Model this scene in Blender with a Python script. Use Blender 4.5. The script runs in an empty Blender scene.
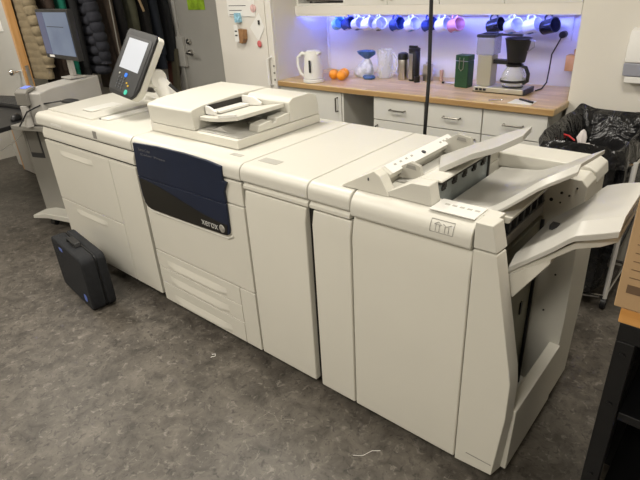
import bpy, bmesh, math, random
from mathutils import Vector, Matrix, Euler
random.seed(7)
S = bpy.context.scene
C = S.collection
PI = math.pi

# ------------------------------------------------------------------ camera
yaw, pitch, roll = math.radians(-41.698), math.radians(-26.928), math.radians(-3.3705)
fw = Vector((math.sin(yaw)*math.cos(pitch), math.cos(yaw)*math.cos(pitch), math.sin(pitch)))
rt = Vector((math.cos(yaw), -math.sin(yaw), 0)); up = rt.cross(fw)
r2 = rt*math.cos(roll) + up*math.sin(roll); u2 = -rt*math.sin(roll) + up*math.cos(roll)
cd = bpy.data.cameras.new('camera'); cam = bpy.data.objects.new('camera', cd); C.objects.link(cam)
M = Matrix((r2, u2, -fw)).transposed().to_4x4(); M.translation = (0, 0, 1.62)
cam.matrix_world = M
cd.sensor_fit = 'HORIZONTAL'; cd.sensor_width = 36; cd.lens = 520/640*36; cd.clip_start = .02
S.camera = cam

# ------------------------------------------------------------------ world, exposure
w = bpy.data.worlds.new('world'); S.world = w; w.use_nodes = True
w.node_tree.nodes['Background'].inputs[0].default_value = (1, .93, .84, 1)
w.node_tree.nodes['Background'].inputs[1].default_value = .12
S.view_settings.view_transform = 'Standard'; S.view_settings.look = 'None'
S.view_settings.gamma = 1; S.view_settings.exposure = .06
LAMP_W = 29
LAMP_COL = (1, .945, .85)

# ------------------------------------------------------------------ materials
def mat(name, col, rough=.5, metal=0, noise=.06, scale=8, bump=0, bscale=60, trans=0, emit=None, estr=1, coat=0, ior=1.45, alpha=1):
    m = bpy.data.materials.new(name); m.use_nodes = True
    nt = m.node_tree; b = nt.nodes['Principled BSDF']
    b.inputs['Roughness'].default_value = rough; b.inputs['Metallic'].default_value = metal
    b.inputs['IOR'].default_value = ior; b.inputs['Alpha'].default_value = alpha
    if trans: b.inputs['Transmission Weight'].default_value = trans
    if coat: b.inputs['Coat Weight'].default_value = coat
    tc = nt.nodes.new('ShaderNodeTexCoord'); n = nt.nodes.new('ShaderNodeTexNoise')
    n.inputs['Scale'].default_value = scale; n.inputs['Detail'].default_value = 4
    nt.links.new(tc.outputs['Object'], n.inputs['Vector'])
    r = nt.nodes.new('ShaderNodeValToRGB')
    r.color_ramp.elements[0].position = .3; r.color_ramp.elements[1].position = .7
    r.color_ramp.elements[0].color = (*[c*(1-noise) for c in col], 1)
    r.color_ramp.elements[1].color = (*[min(1, c*(1+noise)) for c in col], 1)
    nt.links.new(n.outputs['Fac'], r.inputs['Fac']); nt.links.new(r.outputs['Color'], b.inputs['Base Color'])
    if bump:
        n2 = nt.nodes.new('ShaderNodeTexNoise'); n2.inputs['Scale'].default_value = bscale; n2.inputs['Detail'].default_value = 3
        nt.links.new(tc.outputs['Object'], n2.inputs['Vector'])
        bp = nt.nodes.new('ShaderNodeBump'); bp.inputs['Strength'].default_value = bump; bp.inputs['Distance'].default_value = .01
        nt.links.new(n2.outputs['Fac'], bp.inputs['Height']); nt.links.new(bp.outputs['Normal'], b.inputs['Normal'])
    if emit:
        b.inputs['Emission Color'].default_value = (*emit, 1); b.inputs['Emission Strength'].default_value = estr
    return m

cream = mat('cream plastic', (.64, .62, .55), .42, noise=.015, scale=3, bump=.04, bscale=400)
creamtop = mat('light-evened cream plastic', (.60, .585, .525), .38, noise=.015, scale=3, bump=.04, bscale=400)  # same cream, toned down in colour to even out the brighter-lit tops
creamlite = mat('off white plastic', (.72, .71, .67), .35, noise=.015)
traygrey = mat('light grey tray plastic', (.45, .44, .405), .33, noise=.02, scale=4)
blue_m = mat('dark navy gloss', (.008, .014, .036), .3, noise=.1)
brown_m = mat('near black gloss', (.010, .009, .007), .4, noise=.1)
black_m = mat('black plastic', (.012, .012, .013), .42, noise=.2)
darkgrey = mat('dark grey plastic', (.035, .036, .038), .4, noise=.1)
midgrey = mat('mid grey plastic', (.19, .18, .16), .5, noise=.05)
seam_m = mat('shadow gap', (.03, .028, .024), .8)
steel_d = mat('dark steel', (.17, .16, .14), .35, 1, noise=.05)  # plain steel in a darker tone for the base cabinet handles
steel = mat('brushed steel', (.55, .53, .50), .3, 1, noise=.05, scale=30)
chrome = mat('chrome', (.75, .74, .72), .15, 1, noise=.02)
darksteel = mat('olive dark sheet metal', (.24, .235, .18), .5, .3, noise=.08)
curtain = mat('grey translucent sheet', (.25, .28, .28), .35, noise=.12, scale=12)
white_paint = mat('white paint', (.74, .71, .65), .6, noise=.02, scale=2, bump=.03, bscale=90)
wall_m = mat('wall paint', (.72, .69, .62), .75, noise=.02, scale=2, bump=.05, bscale=120)
backwall_m = mat('kitchen wall paint', (.74, .72, .70), .6, noise=.02, scale=2)
grey_paint = mat('grey door paint', (.42, .41, .38), .5, noise=.03, scale=3)
grey_paint2 = mat('light grey door paint', (.50, .49, .46), .5, noise=.03, scale=3)
cabinet_m = mat('cabinet laminate', (.68, .67, .62), .42, noise=.015)
white_plastic = mat('white plastic', (.80, .79, .76), .3, noise=.02)
paper_m = mat('paper', (.82, .81, .78), .8, noise=.02)
ink = mat('ink', (.05, .05, .055), .7)
inkgrey = mat('grey print', (.24, .23, .21), .7)
paleink = mat('pale print', (.40, .39, .35), .7)
red_m = mat('red plastic', (.55, .03, .03), .5)
pink_m = mat('pinkish red', (.60, .14, .14), .5)
navy_fab = mat('case fabric', (.009, .010, .0125), .8, noise=.25, scale=40, bump=.3, bscale=500)
bluelogo = mat('blue print', (.10, .16, .50), .5)
cardboard = mat('brown cardboard', (.42, .275, .145), .8, noise=.06, scale=6, bump=.1, bscale=200)
ceramic_w = mat('white ceramic', (.78, .78, .80), .2, noise=.02)
ceramic_n = mat('dark blue ceramic', (.02, .04, .14), .2)
ceramic_k = mat('black ceramic', (.012, .012, .014), .2)
ceramic_b = mat('light blue ceramic', (.20, .50, .72), .2, noise=.3, scale=40)
ceramic_r = mat('rose ceramic', (.62, .26, .28), .25)
orange_m = mat('orange peel', (.90, .33, .02), .45, noise=.1, scale=20, bump=.25, bscale=300)
glass = mat('clear glass', (.80, .82, .84), .04, noise=.01, alpha=.30)
clearbag = mat('clear bag film', (.62, .64, .72), .3, noise=.3, scale=30, bump=.8, bscale=50)
bluebag = mat('blue bag plastic', (.05, .12, .32), .4, noise=.3, scale=30, bump=.6, bscale=60)
green_tin = mat('green printed tin', (.018, .065, .028), .4, noise=.15, scale=20)
binbag = mat('black bin liner film', (.014, .014, .015), .16, noise=.2, scale=20, bump=1, bscale=8)
for n_ in binbag.node_tree.nodes:
    if n_.type == 'BUMP': n_.inputs['Distance'].default_value = .035
    if n_.type == 'TEX_NOISE': n_.inputs['Distortion'].default_value = 1.2
champagne = mat('champagne metal', (.52, .50, .42), .4, .6, noise=.03)
greypaint_mid = mat('stand grey', (.25, .24, .215), .5, noise=.03)
servergrey = mat('server grey', (.40, .385, .36), .45, noise=.02)
lcd = mat('blue lcd', (.05, .08, .3), .3, emit=(.22, .30, 1), estr=.8)
ui_screen = mat('lit touch screen', (.12, .12, .12), .2, noise=.02, emit=(.95, .97, 1), estr=.62)
led_m = mat('blue led strip', (.1, .1, .3), .4, emit=(.16, .21, 1), estr=240)

def monitor_screen():
    m = bpy.data.materials.new('monitor picture'); m.use_nodes = True; nt = m.node_tree
    b = nt.nodes['Principled BSDF']; b.inputs['Roughness'].default_value = .3
    b.inputs['Base Color'].default_value = (.02, .02, .03, 1)
    tc = nt.nodes.new('ShaderNodeTexCoord'); n = nt.nodes.new('ShaderNodeTexNoise'); n.inputs['Scale'].default_value = 5
    nt.links.new(tc.outputs['Object'], n.inputs['Vector'])
    r = nt.nodes.new('ShaderNodeValToRGB'); e = r.color_ramp.elements
    e[0].position = .3; e[0].color = (.075, .105, .17, 1); e[1].position = .7; e[1].color = (.13, .17, .23, 1)
    nt.links.new(n.outputs['Fac'], r.inputs['Fac']); nt.links.new(r.outputs['Color'], b.inputs['Emission Color'])
    b.inputs['Emission Strength'].default_value = 1
    return m

def floor_mat():
    m = bpy.data.materials.new('mottled linoleum'); m.use_nodes = True; nt = m.node_tree
    b = nt.nodes['Principled BSDF']; b.inputs['Roughness'].default_value = .42
    tc = nt.nodes.new('ShaderNodeTexCoord')
    def noise(sc, det, dist, pos, cols):
        n = nt.nodes.new('ShaderNodeTexNoise'); n.inputs['Scale'].default_value = sc; n.inputs['Detail'].default_value = det
        n.inputs['Distortion'].default_value = dist; n.inputs['Roughness'].default_value = .65
        nt.links.new(tc.outputs['Object'], n.inputs['Vector'])
        r = nt.nodes.new('ShaderNodeValToRGB'); e = r.color_ramp.elements
        e[0].position, e[1].position = pos; e[0].color, e[1].color = [(*c, 1) for c in cols]
        nt.links.new(n.outputs['Fac'], r.inputs['Fac']); return n, r
    n1, r1 = noise(9, 9, .7, (.32, .70), ((.043, .037, .030), (.145, .128, .107)))
    n2, r2_ = noise(26, 6, .9, (.56, .68), ((0, 0, 0), (1, 1, 1)))
    mx = nt.nodes.new('ShaderNodeMixRGB'); mx.inputs[2].default_value = (.26, .235, .205, 1)
    ml = nt.nodes.new('ShaderNodeMath'); ml.operation = 'MULTIPLY'; ml.inputs[1].default_value = .55
    nt.links.new(r2_.outputs['Color'], ml.inputs[0]); nt.links.new(ml.outputs[0], mx.inputs[0]); nt.links.new(r1.outputs['Color'], mx.inputs[1])
    n3, r3 = noise(34, 5, 1.2, (.34, .46), ((1, 1, 1), (0, 0, 0)))
    mx2 = nt.nodes.new('ShaderNodeMixRGB'); mx2.inputs[2].default_value = (.022, .019, .016, 1)
    ml2 = nt.nodes.new('ShaderNodeMath'); ml2.operation = 'MULTIPLY'; ml2.inputs[1].default_value = .7
    nt.links.new(r3.outputs['Color'], ml2.inputs[0]); nt.links.new(ml2.outputs[0], mx2.inputs[0]); nt.links.new(mx.outputs[0], mx2.inputs[1])
    # thin pale scratches, sparse
    v = nt.nodes.new('ShaderNodeTexVoronoi'); v.feature = 'DISTANCE_TO_EDGE'; v.inputs['Scale'].default_value = 4.5
    nd = nt.nodes.new('ShaderNodeTexNoise'); nd.inputs['Scale'].default_value = 9; nd.inputs['Detail'].default_value = 5
    nt.links.new(tc.outputs['Object'], nd.inputs['Vector'])
    va = nt.nodes.new('ShaderNodeVectorMath'); va.operation = 'MULTIPLY_ADD'; va.inputs[1].default_value = (.35, .35, .35)
    nt.links.new(nd.outputs['Color'], va.inputs[0]); nt.links.new(tc.outputs['Object'], va.inputs[2]); nt.links.new(va.outputs[0], v.inputs['Vector'])
    lt = nt.nodes.new('ShaderNodeMath'); lt.operation = 'LESS_THAN'; lt.inputs[1].default_value = .008
    nt.links.new(v.outputs['Distance'], lt.inputs[0])
    n4, r4 = noise(3.3, 4, .5, (.58, .64), ((0, 0, 0), (1, 1, 1)))
    m3 = nt.nodes.new('ShaderNodeMath'); m3.operation = 'MULTIPLY'; nt.links.new(lt.outputs[0], m3.inputs[0]); nt.links.new(r4.outputs['Color'], m3.inputs[1])
    m4 = nt.nodes.new('ShaderNodeMath'); m4.operation = 'MULTIPLY'; m4.inputs[1].default_value = .6; nt.links.new(m3.outputs[0], m4.inputs[0])
    mx3 = nt.nodes.new('ShaderNodeMixRGB'); mx3.inputs[2].default_value = (.34, .31, .27, 1)
    nt.links.new(m4.outputs[0], mx3.inputs[0]); nt.links.new(mx2.outputs[0], mx3.inputs[1])
    nt.links.new(mx3.outputs[0], b.inputs['Base Color'])
    bp = nt.nodes.new('ShaderNodeBump'); bp.inputs['Strength'].default_value = .12; bp.inputs['Distance'].default_value = .01
    nt.links.new(n2.outputs['Fac'], bp.inputs['Height']); nt.links.new(bp.outputs['Normal'], b.inputs['Normal'])
    return m

def wood_mat(name, c1, c2, brick=True, rough=.35):
    m = bpy.data.materials.new(name); m.use_nodes = True; nt = m.node_tree
    b = nt.nodes['Principled BSDF']; b.inputs['Roughness'].default_value = rough
    tc = nt.nodes.new('ShaderNodeTexCoord')
    mp = nt.nodes.new('ShaderNodeMapping'); mp.inputs['Scale'].default_value = (3, 40, 40) if brick else (40, 40, 3)
    nt.links.new(tc.outputs['Object'], mp.inputs['Vector'])
    n = nt.nodes.new('ShaderNodeTexNoise'); n.inputs['Scale'].default_value = 1; n.inputs['Detail'].default_value = 6
    nt.links.new(mp.outputs[0], n.inputs['Vector'])
    r = nt.nodes.new('ShaderNodeValToRGB'); e = r.color_ramp.elements
    e[0].position = .3; e[1].position = .7; e[0].color = (*c1, 1); e[1].color = (*c2, 1)
    nt.links.new(n.outputs['Fac'], r.inputs['Fac'])
    out = r.outputs['Color']
    if brick:
        bk = nt.nodes.new('ShaderNodeTexBrick'); bk.inputs['Scale'].default_value = 1
        bk.inputs['Brick Width'].default_value = .38; bk.inputs['Row Height'].default_value = .045
        bk.inputs['Mortar Size'].default_value = .0008; bk.inputs['Color1'].default_value = (1, 1, 1, 1)
        bk.inputs['Color2'].default_value = (.74, .70, .66, 1); bk.inputs['Mortar'].default_value = (.6, .5, .4, 1)
        nt.links.new(tc.outputs['Object'], bk.inputs['Vector'])
        mx = nt.nodes.new('ShaderNodeMixRGB'); mx.blend_type = 'MULTIPLY'; mx.inputs[0].default_value = 1
        nt.links.new(out, mx.inputs[1]); nt.links.new(bk.outputs['Color'], mx.inputs[2]); out = mx.outputs[0]
    nt.links.new(out, b.inputs['Base Color'])
    return m
worktop_m = wood_mat('butcher block wood', (.62, .44, .22), (.78, .60, .34))
woodedge = wood_mat('pine wood', (.48, .25, .085), (.62, .35, .14), False)
shelfwood = wood_mat('orange pine', (.62, .30, .08), (.75, .40, .13), True)

# ------------------------------------------------------------------ mesh helpers
def scoop_rings(x0, x1, z0, z1, y, d, n=14):
    out = []
    for i in range(n+1):
        u = i/n; k = min(1, math.sin(PI*min(u, 1-u)/.30)) if min(u, 1-u) < .15 else 1
        x = x0+(x1-x0)*u
        out.append([(x, y, z0), (x, y-d*k, z0+(z1-z0)*.18), (x, y-d*.75*k, z0+(z1-z0)*.4), (x, y, z1), (x, y+.002, z1), (x, y+.002, z0)])
    return out
class MB:
    def __init__(s): s.bm = bmesh.new()
    def poly(s, pts):
        vs = [s.bm.verts.new(p) for p in pts]; return s.bm.faces.new(vs)
    def box(s, x0, x1, y0, y1, z0, z1):
        if x0 > x1: x0, x1 = x1, x0
        v = [s.bm.verts.new(p) for p in [(x0,y0,z0),(x1,y0,z0),(x1,y1,z0),(x0,y1,z0),(x0,y0,z1),(x1,y0,z1),(x1,y1,z1),(x0,y1,z1)]]
        for f in [(0,3,2,1),(4,5,6,7),(0,1,5,4),(1,2,6,5),(2,3,7,6),(3,0,4,7)]: s.bm.faces.new([v[i] for i in f])
        return s
    def prism(s, pts, axis, a, b):
        """pts 2D outline; axis 'x': pts=(y,z); 'y': pts=(x,z); 'z': pts=(x,y)"""
        def P(p, t):
            return {'x': (t, p[0], p[1]), 'y': (p[0], t, p[1]), 'z': (p[0], p[1], t)}[axis]
        A = [s.bm.verts.new(P(p, a)) for p in pts]; B = [s.bm.verts.new(P(p, b)) for p in pts]
        n = len(pts); s.bm.faces.new(A); s.bm.faces.new(B[::-1])
        for i in range(n): s.bm.faces.new((A[i], B[i], B[(i+1) % n], A[(i+1) % n]))
        return s
    def loft(s, rings, caps=True):
        R = [[s.bm.verts.new(p) for p in r] for r in rings]; n = len(rings[0])
        for a, b in zip(R, R[1:]):
            for i in range(n): s.bm.faces.new((a[i], a[(i+1) % n], b[(i+1) % n], b[i]))
        if caps: s.bm.faces.new(R[0][::-1]); s.bm.faces.new(R[-1])
        return s
    def lathe(s, prof, c=(0, 0, 0), n=24, caps=True):
        return s.loft([[(c[0]+r*math.cos(2*PI*k/n), c[1]+r*math.sin(2*PI*k/n), c[2]+z) for k in range(n)] for r, z in prof], caps)
    def tube(s, pts, r, n=8, caps=True):
        pts = [Vector(p) for p in pts]; rings = []; prev = None
        for i, p in enumerate(pts):
            t = (pts[min(i+1, len(pts)-1)]-pts[max(i-1, 0)]).normalized()
            if prev is None: a = t.orthogonal().normalized()
            else:
                a = prev - t*prev.dot(t); a = a.normalized() if a.length > 1e-6 else t.orthogonal().normalized()
            prev = a; b = t.cross(a); rr = r[i] if isinstance(r, (list, tuple)) else r
            rings.append([p+(a*math.cos(2*PI*k/n)+b*math.sin(2*PI*k/n))*rr for k in range(n)])
        return s.loft(rings, caps)
    def cyl(s, p0, p1, r, n=16): return s.tube([p0, p1], r, n)
    def grid(s, rows, thick):
        """rows: list of rows of points (top surface) -> closed slab of given vertical thickness"""
        T = [[s.bm.verts.new(p) for p in r] for r in rows]
        B = [[s.bm.verts.new((p[0], p[1], p[2]-thick)) for p in r] for r in rows]
        nr, nc = len(rows), len(rows[0])
        for i in range(nr-1):
            for j in range(nc-1):
                s.bm.faces.new((T[i][j], T[i+1][j], T[i+1][j+1], T[i][j+1]))
                s.bm.faces.new((B[i][j], B[i][j+1], B[i+1][j+1], B[i+1][j]))
        for i in range(nr-1):
            s.bm.faces.new((T[i][0], B[i][0], B[i+1][0], T[i+1][0])); s.bm.faces.new((T[i][-1], T[i+1][-1], B[i+1][-1], B[i][-1]))
        for j in range(nc-1):
            s.bm.faces.new((T[0][j], T[0][j+1], B[0][j+1], B[0][j])); s.bm.faces.new((T[-1][j], B[-1][j], B[-1][j+1], T[-1][j+1]))
        return s
    def sphere(s, c, r, sc=(1, 1, 1), u=20, v=12):
        m = Matrix.Translation(c) @ Matrix.Diagonal((r*sc[0], r*sc[1], r*sc[2], 1))
        bmesh.ops.create_uvsphere(s.bm, u_segments=u, v_segments=v, radius=1, matrix=m); return s
    def xf(s, m): bmesh.ops.transform(s.bm, matrix=m, verts=s.bm.verts); return s
    def build(s, name, m, parent=None, bevel=0, seg=2, smooth=True, subsurf=0, world=True):
        bmesh.ops.recalc_face_normals(s.bm, faces=s.bm.faces)
        if parent is not None and world:
            bmesh.ops.transform(s.bm, matrix=parent_inv(parent), verts=s.bm.verts)
        me = bpy.data.meshes.new(name); s.bm.to_mesh(me); s.bm.free()
        me.materials.append(m)
        o = bpy.data.objects.new(name, me); C.objects.link(o)
        if parent is not None: o.parent = parent
        if smooth:
            for p in me.polygons: p.use_smooth = True
        if bevel:
            b = o.modifiers.new('bevel', 'BEVEL'); b.width = bevel; b.segments = seg; b.limit_method = 'ANGLE'; b.angle_limit = math.radians(30); b.harden_normals = True
        if subsurf:
            b = o.modifiers.new('sub', 'SUBSURF'); b.levels = subsurf; b.render_levels = subsurf
        elif smooth and not bevel:
            try: me.set_sharp_from_angle(angle=math.radians(35))
            except Exception: pass
        if bevel:
            try: me.set_sharp_from_angle(angle=math.radians(50))
            except Exception: pass
        return o

def parent_inv(p):
    m = Matrix.Identity(4)
    while p is not None:
        m = (Matrix.Translation(p.location) @ p.rotation_euler.to_matrix().to_4x4()) @ m if False else (Matrix.LocRotScale(p.location, p.rotation_euler, None) @ m)
        p = p.parent
    return m.inverted()

def tag(o, label, cat, group=None, kind=None):
    if label: o['label'] = label
    if cat: o['category'] = cat
    if group: o['group'] = group
    if kind: o['kind'] = kind
    return o
def thing(name, label, cat, loc=(0, 0, 0), rotz=0, group=None):
    o = bpy.data.objects.new(name, None); C.objects.link(o); o.location = loc; o.rotation_euler = (0, 0, rotz)
    o.empty_display_size = .05
    return tag(o, label, cat, group)
def struct(name, mb, m, parent=None, **k):
    o = mb.build(name, m, parent, **k)
    if parent is None: o['kind'] = 'structure'
    return o
def B(*a): return MB().box(*a)

def text_part(name, body, m, parent, loc, size, rot, extrude=.0006, width=None):
    cu = bpy.data.curves.new(name, 'FONT'); cu.body = body; cu.size = size; cu.extrude = extrude; cu.align_x = 'CENTER'; cu.align_y = 'CENTER'
    t = bpy.data.objects.new(name+'_tmp', cu); C.objects.link(t)
    bpy.context.view_layer.update()
    me = bpy.data.meshes.new_from_object(t.evaluated_get(bpy.context.evaluated_depsgraph_get()))
    bpy.data.objects.remove(t); me.name = name
    if width:
        xs = [v.co.x for v in me.vertices]; k = width/(max(xs)-min(xs))
        for v in me.vertices: v.co.x *= k
    me.transform((parent_inv(parent) if parent else Matrix.Identity(4)) @ Matrix.LocRotScale(loc, Euler(rot), None))
    me.materials.clear(); me.materials.append(m)
    o = bpy.data.objects.new(name, me); C.objects.link(o)
    if parent: o.parent = parent
    return o

# ================================================================== SETTING
struct('floor', B(-6.4, 2.2, -2.6, 3.7, -.06, 0), floor_mat())
struct('ceiling', B(-6.4, 2.2, -2.6, 3.7, 2.6, 2.68), wall_m)
struct('wall_back', B(-6.4, -.87, 3.5, 3.62, 0, 2.6), backwall_m)
struct('wall_pier', B(-.87, 2.2, 3.13, 3.7, 0, 2.6), wall_m)
struct('wall_left', B(-6.4, -6.3, -2.6, 3.5, 0, 2.6), wall_m)
struct('wall_right', B(2.1, 2.2, -2.6, 3.13, 0, 2.6), wall_m)
struct('wall_front', B(-6.4, 2.2, -2.7, -2.6, 0, 2.6), wall_m)
struct('trim_niche', MB().box(-2.93, -2.908, 2.905, 3.5, .0, 2.6), white_paint)

# grey steel door in the back wall
d = struct('door_1', B(-4.83, -3.95, 3.44, 3.49, 0, 2.05), grey_paint, bevel=.003)
MB().box(-4.89, -4.835, 3.43, 3.5, 0, 2.1).build('frame', grey_paint2, d, bevel=.003)
MB().box(-4.90, -4.76, 3.405, 3.438, .84, 1.135).build('lock_guard', grey_paint2, d, bevel=.004)
MB().cyl((-4.68, 3.41, 1.09), (-4.68, 3.44, 1.09), .028).cyl((-4.68, 3.40, 1.09), (-4.68, 3.42, 1.09), .012).build('lock_cylinder', steel, d, bevel=.002)
MB().cyl((-4.68, 3.41, .985), (-4.68, 3.44, .985), .028).tube([(-4.68, 3.44, .985), (-4.68, 3.38, .985), (-4.66, 3.365, .985), (-4.55, 3.365, .975)], .011).build('door_handle', steel, d)
poster = tag(B(-4.62, -4.36, 3.434, 3.439, 1.385, 1.75).build('poster', mat('lime green print', (.30, .48, .03), .6, noise=.35, scale=14)), 'lime green poster on the grey steel door', 'poster')

# open door with a wooden edge at the left
d2 = struct('door_2', B(-5.95, -5.13, 1.93, 1.99, 0, 2.05), grey_paint2, bevel=.003)
B(-5.13, -5.085, 1.93, 1.99, 0, 2.05).build('wooden_edge', woodedge, d2, bevel=.002)
MB().cyl((-5.18, 1.93, 1.0), (-5.18, 1.87, 1.0), .012).sphere((-5.18, 1.86, 1.0), .028).build('door_knob', chrome, d2)
MB().cyl((-5.18, 1.99, .97), (-5.18, 2.04, .97), .011).tube([(-5.18, 2.04, .97), (-5.1, 2.045, .97), (-5.02, 2.045, .965)], .010).build('door_handle', chrome, d2)
B(-5.35, -5.27, 1.923, 1.929, 1.33, 1.42).build('door_sign', paper_m, d2)
B(-5.0845, -5.082, 1.945, 1.975, .85, 1.05).build('strike_plate', steel, d2)

# ceiling lamps: real fixtures
for k, (lx, ly, pw) in enumerate([(-4.6, 1.2, .8), (-4.6, -.9, 1.1), (-2.3, -.3, 1.35), (-2.3, 1.6, .9), (-.3, 1.5, .75), (-.2, -.9, 1.35)]):
    t = thing('ceiling_light', 'square recessed ceiling light panel out of the frame above the room', 'lamp', (lx, ly, 2.6), 0, 'ceiling light panels')
    MB().box(lx-.32, lx+.32, ly-.32, ly+.32, 2.575, 2.5995).build('frame', white_paint, t)
    MB().box(lx-.29, lx+.29, ly-.29, ly+.29, 2.568, 2.5745).build('diffuser', mat('lamp diffuser', (.8, .8, .8), .6, emit=LAMP_COL, estr=2), t)
    ld = bpy.data.lights.new('panel_light', 'AREA'); ld.shape = 'SQUARE'; ld.size = .56; ld.energy = LAMP_W*pw; ld.color = LAMP_COL
    lo = bpy.data.objects.new('panel_light', ld); C.objects.link(lo); lo.parent = t; lo.location = (0, 0, -.04)

# ================================================================== KITCHEN
# base units
def base_unit(label, x0, x1, split, hside, top_handle=True, grp=None):
    t = thing('base_cabinet', label, 'cabinet', ((x0+x1)/2, 3.17, 0), 0, grp)
    g = .003
    MB().box(x0+.002, x1-.002, 2.925, 3.495, .1, .883).build('body', cabinet_m, t)
    B(x0+.01, x1-.01, 2.975, 2.995, .0, .1).build('plinth', cabinet_m, t)
    if split:
        dr = B(x0+g, x1-g, 2.903, 2.923, .735, .88).build('drawer', cabinet_m, t, bevel=.0015)
        if top_handle:
            xm = (x0+x1)/2
            MB().tube([(xm-.055, 2.903, .81), (xm-.055, 2.877, .81), (xm+.055, 2.877, .81), (xm+.055, 2.903, .81)], .005).build('handle', steel_d, dr)
        zt = .729
    else: zt = .88
    do = B(x0+g, x1-g, 2.903, 2.923, .105, zt).build('door', cabinet_m, t, bevel=.0015)
    if hside:
        xh = x0+.035 if hside < 0 else x1-.035
        MB().tube([(xh, 2.903, zt-.035), (xh, 2.877, zt-.035), (xh, 2.877, zt-.13), (xh, 2.903, zt-.13)], .0055).build('handle', steel_d, do)
    return t
base_unit('white base cabinet with one tall door below the kettle', -2.905, -2.307, False, 1)
base_unit('white base cabinet just right of the open gap, thermos flasks above', -2.035, -1.646, True, -1)
base_unit('white base cabinet below the dark green tin', -1.644, -1.263, True, 1)
base_unit('rightmost white base cabinet, below the coffee maker', -1.261, -.889, True, -1)
B(-2.305, -2.290, 2.905, 3.495, .0, .883).build('gap_panel', cabinet_m)
tag(bpy.data.objects['gap_panel'], 'thin white upright side panel at the left of the open cabinet gap', 'panel')
wt = tag(MB().prism([(-2.905, 2.88), (-.858, 2.88), (-.858, 3.125), (-.874, 3.125), (-.874, 3.497), (-2.905, 3.497)], 'z', .885, .925).build('worktop', worktop_m, bevel=.008, seg=3), 'long butcher block wooden worktop of the kitchenette', 'worktop')
# upper units
def upper(label, xs, ks):
    t = thing('wall_cabinet', label, 'cabinet', ((xs[0]+xs[-1])/2, 3.3, 1.40))
    B(xs[0]+.001, xs[-1]-.001, 3.15, 3.495, 1.40, 2.1).build('body', cabinet_m, t)
    for i in range(len(xs)-1):
        dd = B(xs[i]+.002, xs[i+1]-.002, 3.13, 3.149, 1.425, 2.1).build('door', cabinet_m, t, bevel=.0015)
        xk = ks[i]
        MB().tube([(xk, 3.13, 1.455), (xk, 3.11, 1.455), (xk, 3.11, 1.55), (xk, 3.13, 1.55)], .005).build('handle', steel, dd)
    return t
upper('white two-door wall cabinet above the mug row', (-2.44, -2.08, -1.70), (-2.115, -2.045))
upper('white two-door wall cabinet above the coffee maker', (-1.699, -1.29, -.872), (-1.325, -1.255))
lr = thing('light_rail', 'cream light rail along the underside of the wall cabinets', 'rail', (-1.86, 3.2, 1.365))
B(-2.905, -.872, 3.13, 3.15, 1.365, 1.4245).build('front_board', white_paint, lr, bevel=.002)
B(-2.905, -.872, 3.15, 3.49, 1.385, 1.3985).build('bottom_board', white_paint, lr)
sh = thing('microwave_shelf', 'open white shelf unit left of the wall cabinets', 'shelf', (-2.64, 3.3, 1.40))
MB().box(-2.905, -2.885, 3.152, 3.495, 1.44, 2.1).box(-2.46, -2.442, 3.152, 3.495, 1.44, 2.1).box(-2.83, -2.46, 3.48, 3.495, 1.44, 2.1).box(-2.905, -2.442, 3.152, 3.495, 1.40, 1.44).build('body', cabinet_m, sh)
mw = thing('microwave', 'grey microwave oven in the open shelf, cut by the photo edge', 'microwave', (-2.65, 3.3, 1.442))
B(-2.82, -2.47, 3.17, 3.47, 1.452, 1.68).build('body', midgrey, mw, bevel=.004)
B(-2.81, -2.56, 3.155, 3.169, 1.465, 1.67).build('door', darkgrey, mw, bevel=.003)
MB().cyl((-2.8, 3.2, 1.4405), (-2.8, 3.2, 1.452), .01).cyl((-2.5, 3.2, 1.4405), (-2.5, 3.2, 1.452), .01).cyl((-2.8, 3.44, 1.4405), (-2.8, 3.44, 1.452), .01).cyl((-2.5, 3.44, 1.4405), (-2.5, 3.44, 1.452), .01).build('feet', black_m, mw)
led = thing('led_strip', 'glowing blue LED strip under the wall cabinets', 'light strip', (-1.86, 3.22, 1.37))
B(-2.89, -.89, 3.1515, 3.1545, 1.371, 1.3845).build('strip', led_m, led)
B(-2.90, -.88, 3.151, 3.166, 1.3655, 1.3695).build('lip', white_plastic, led)  # unseen lip added to cut off the blue light on the wall
tb = thing('tube_lamp', 'short white under-cabinet lamp at the left end of the niche', 'lamp', (-2.66, 3.16, 1.36))
B(-2.90, -2.42, 3.128, 3.146, 1.352, 1.3645).build('housing', white_plastic, tb, bevel=.006)
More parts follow.
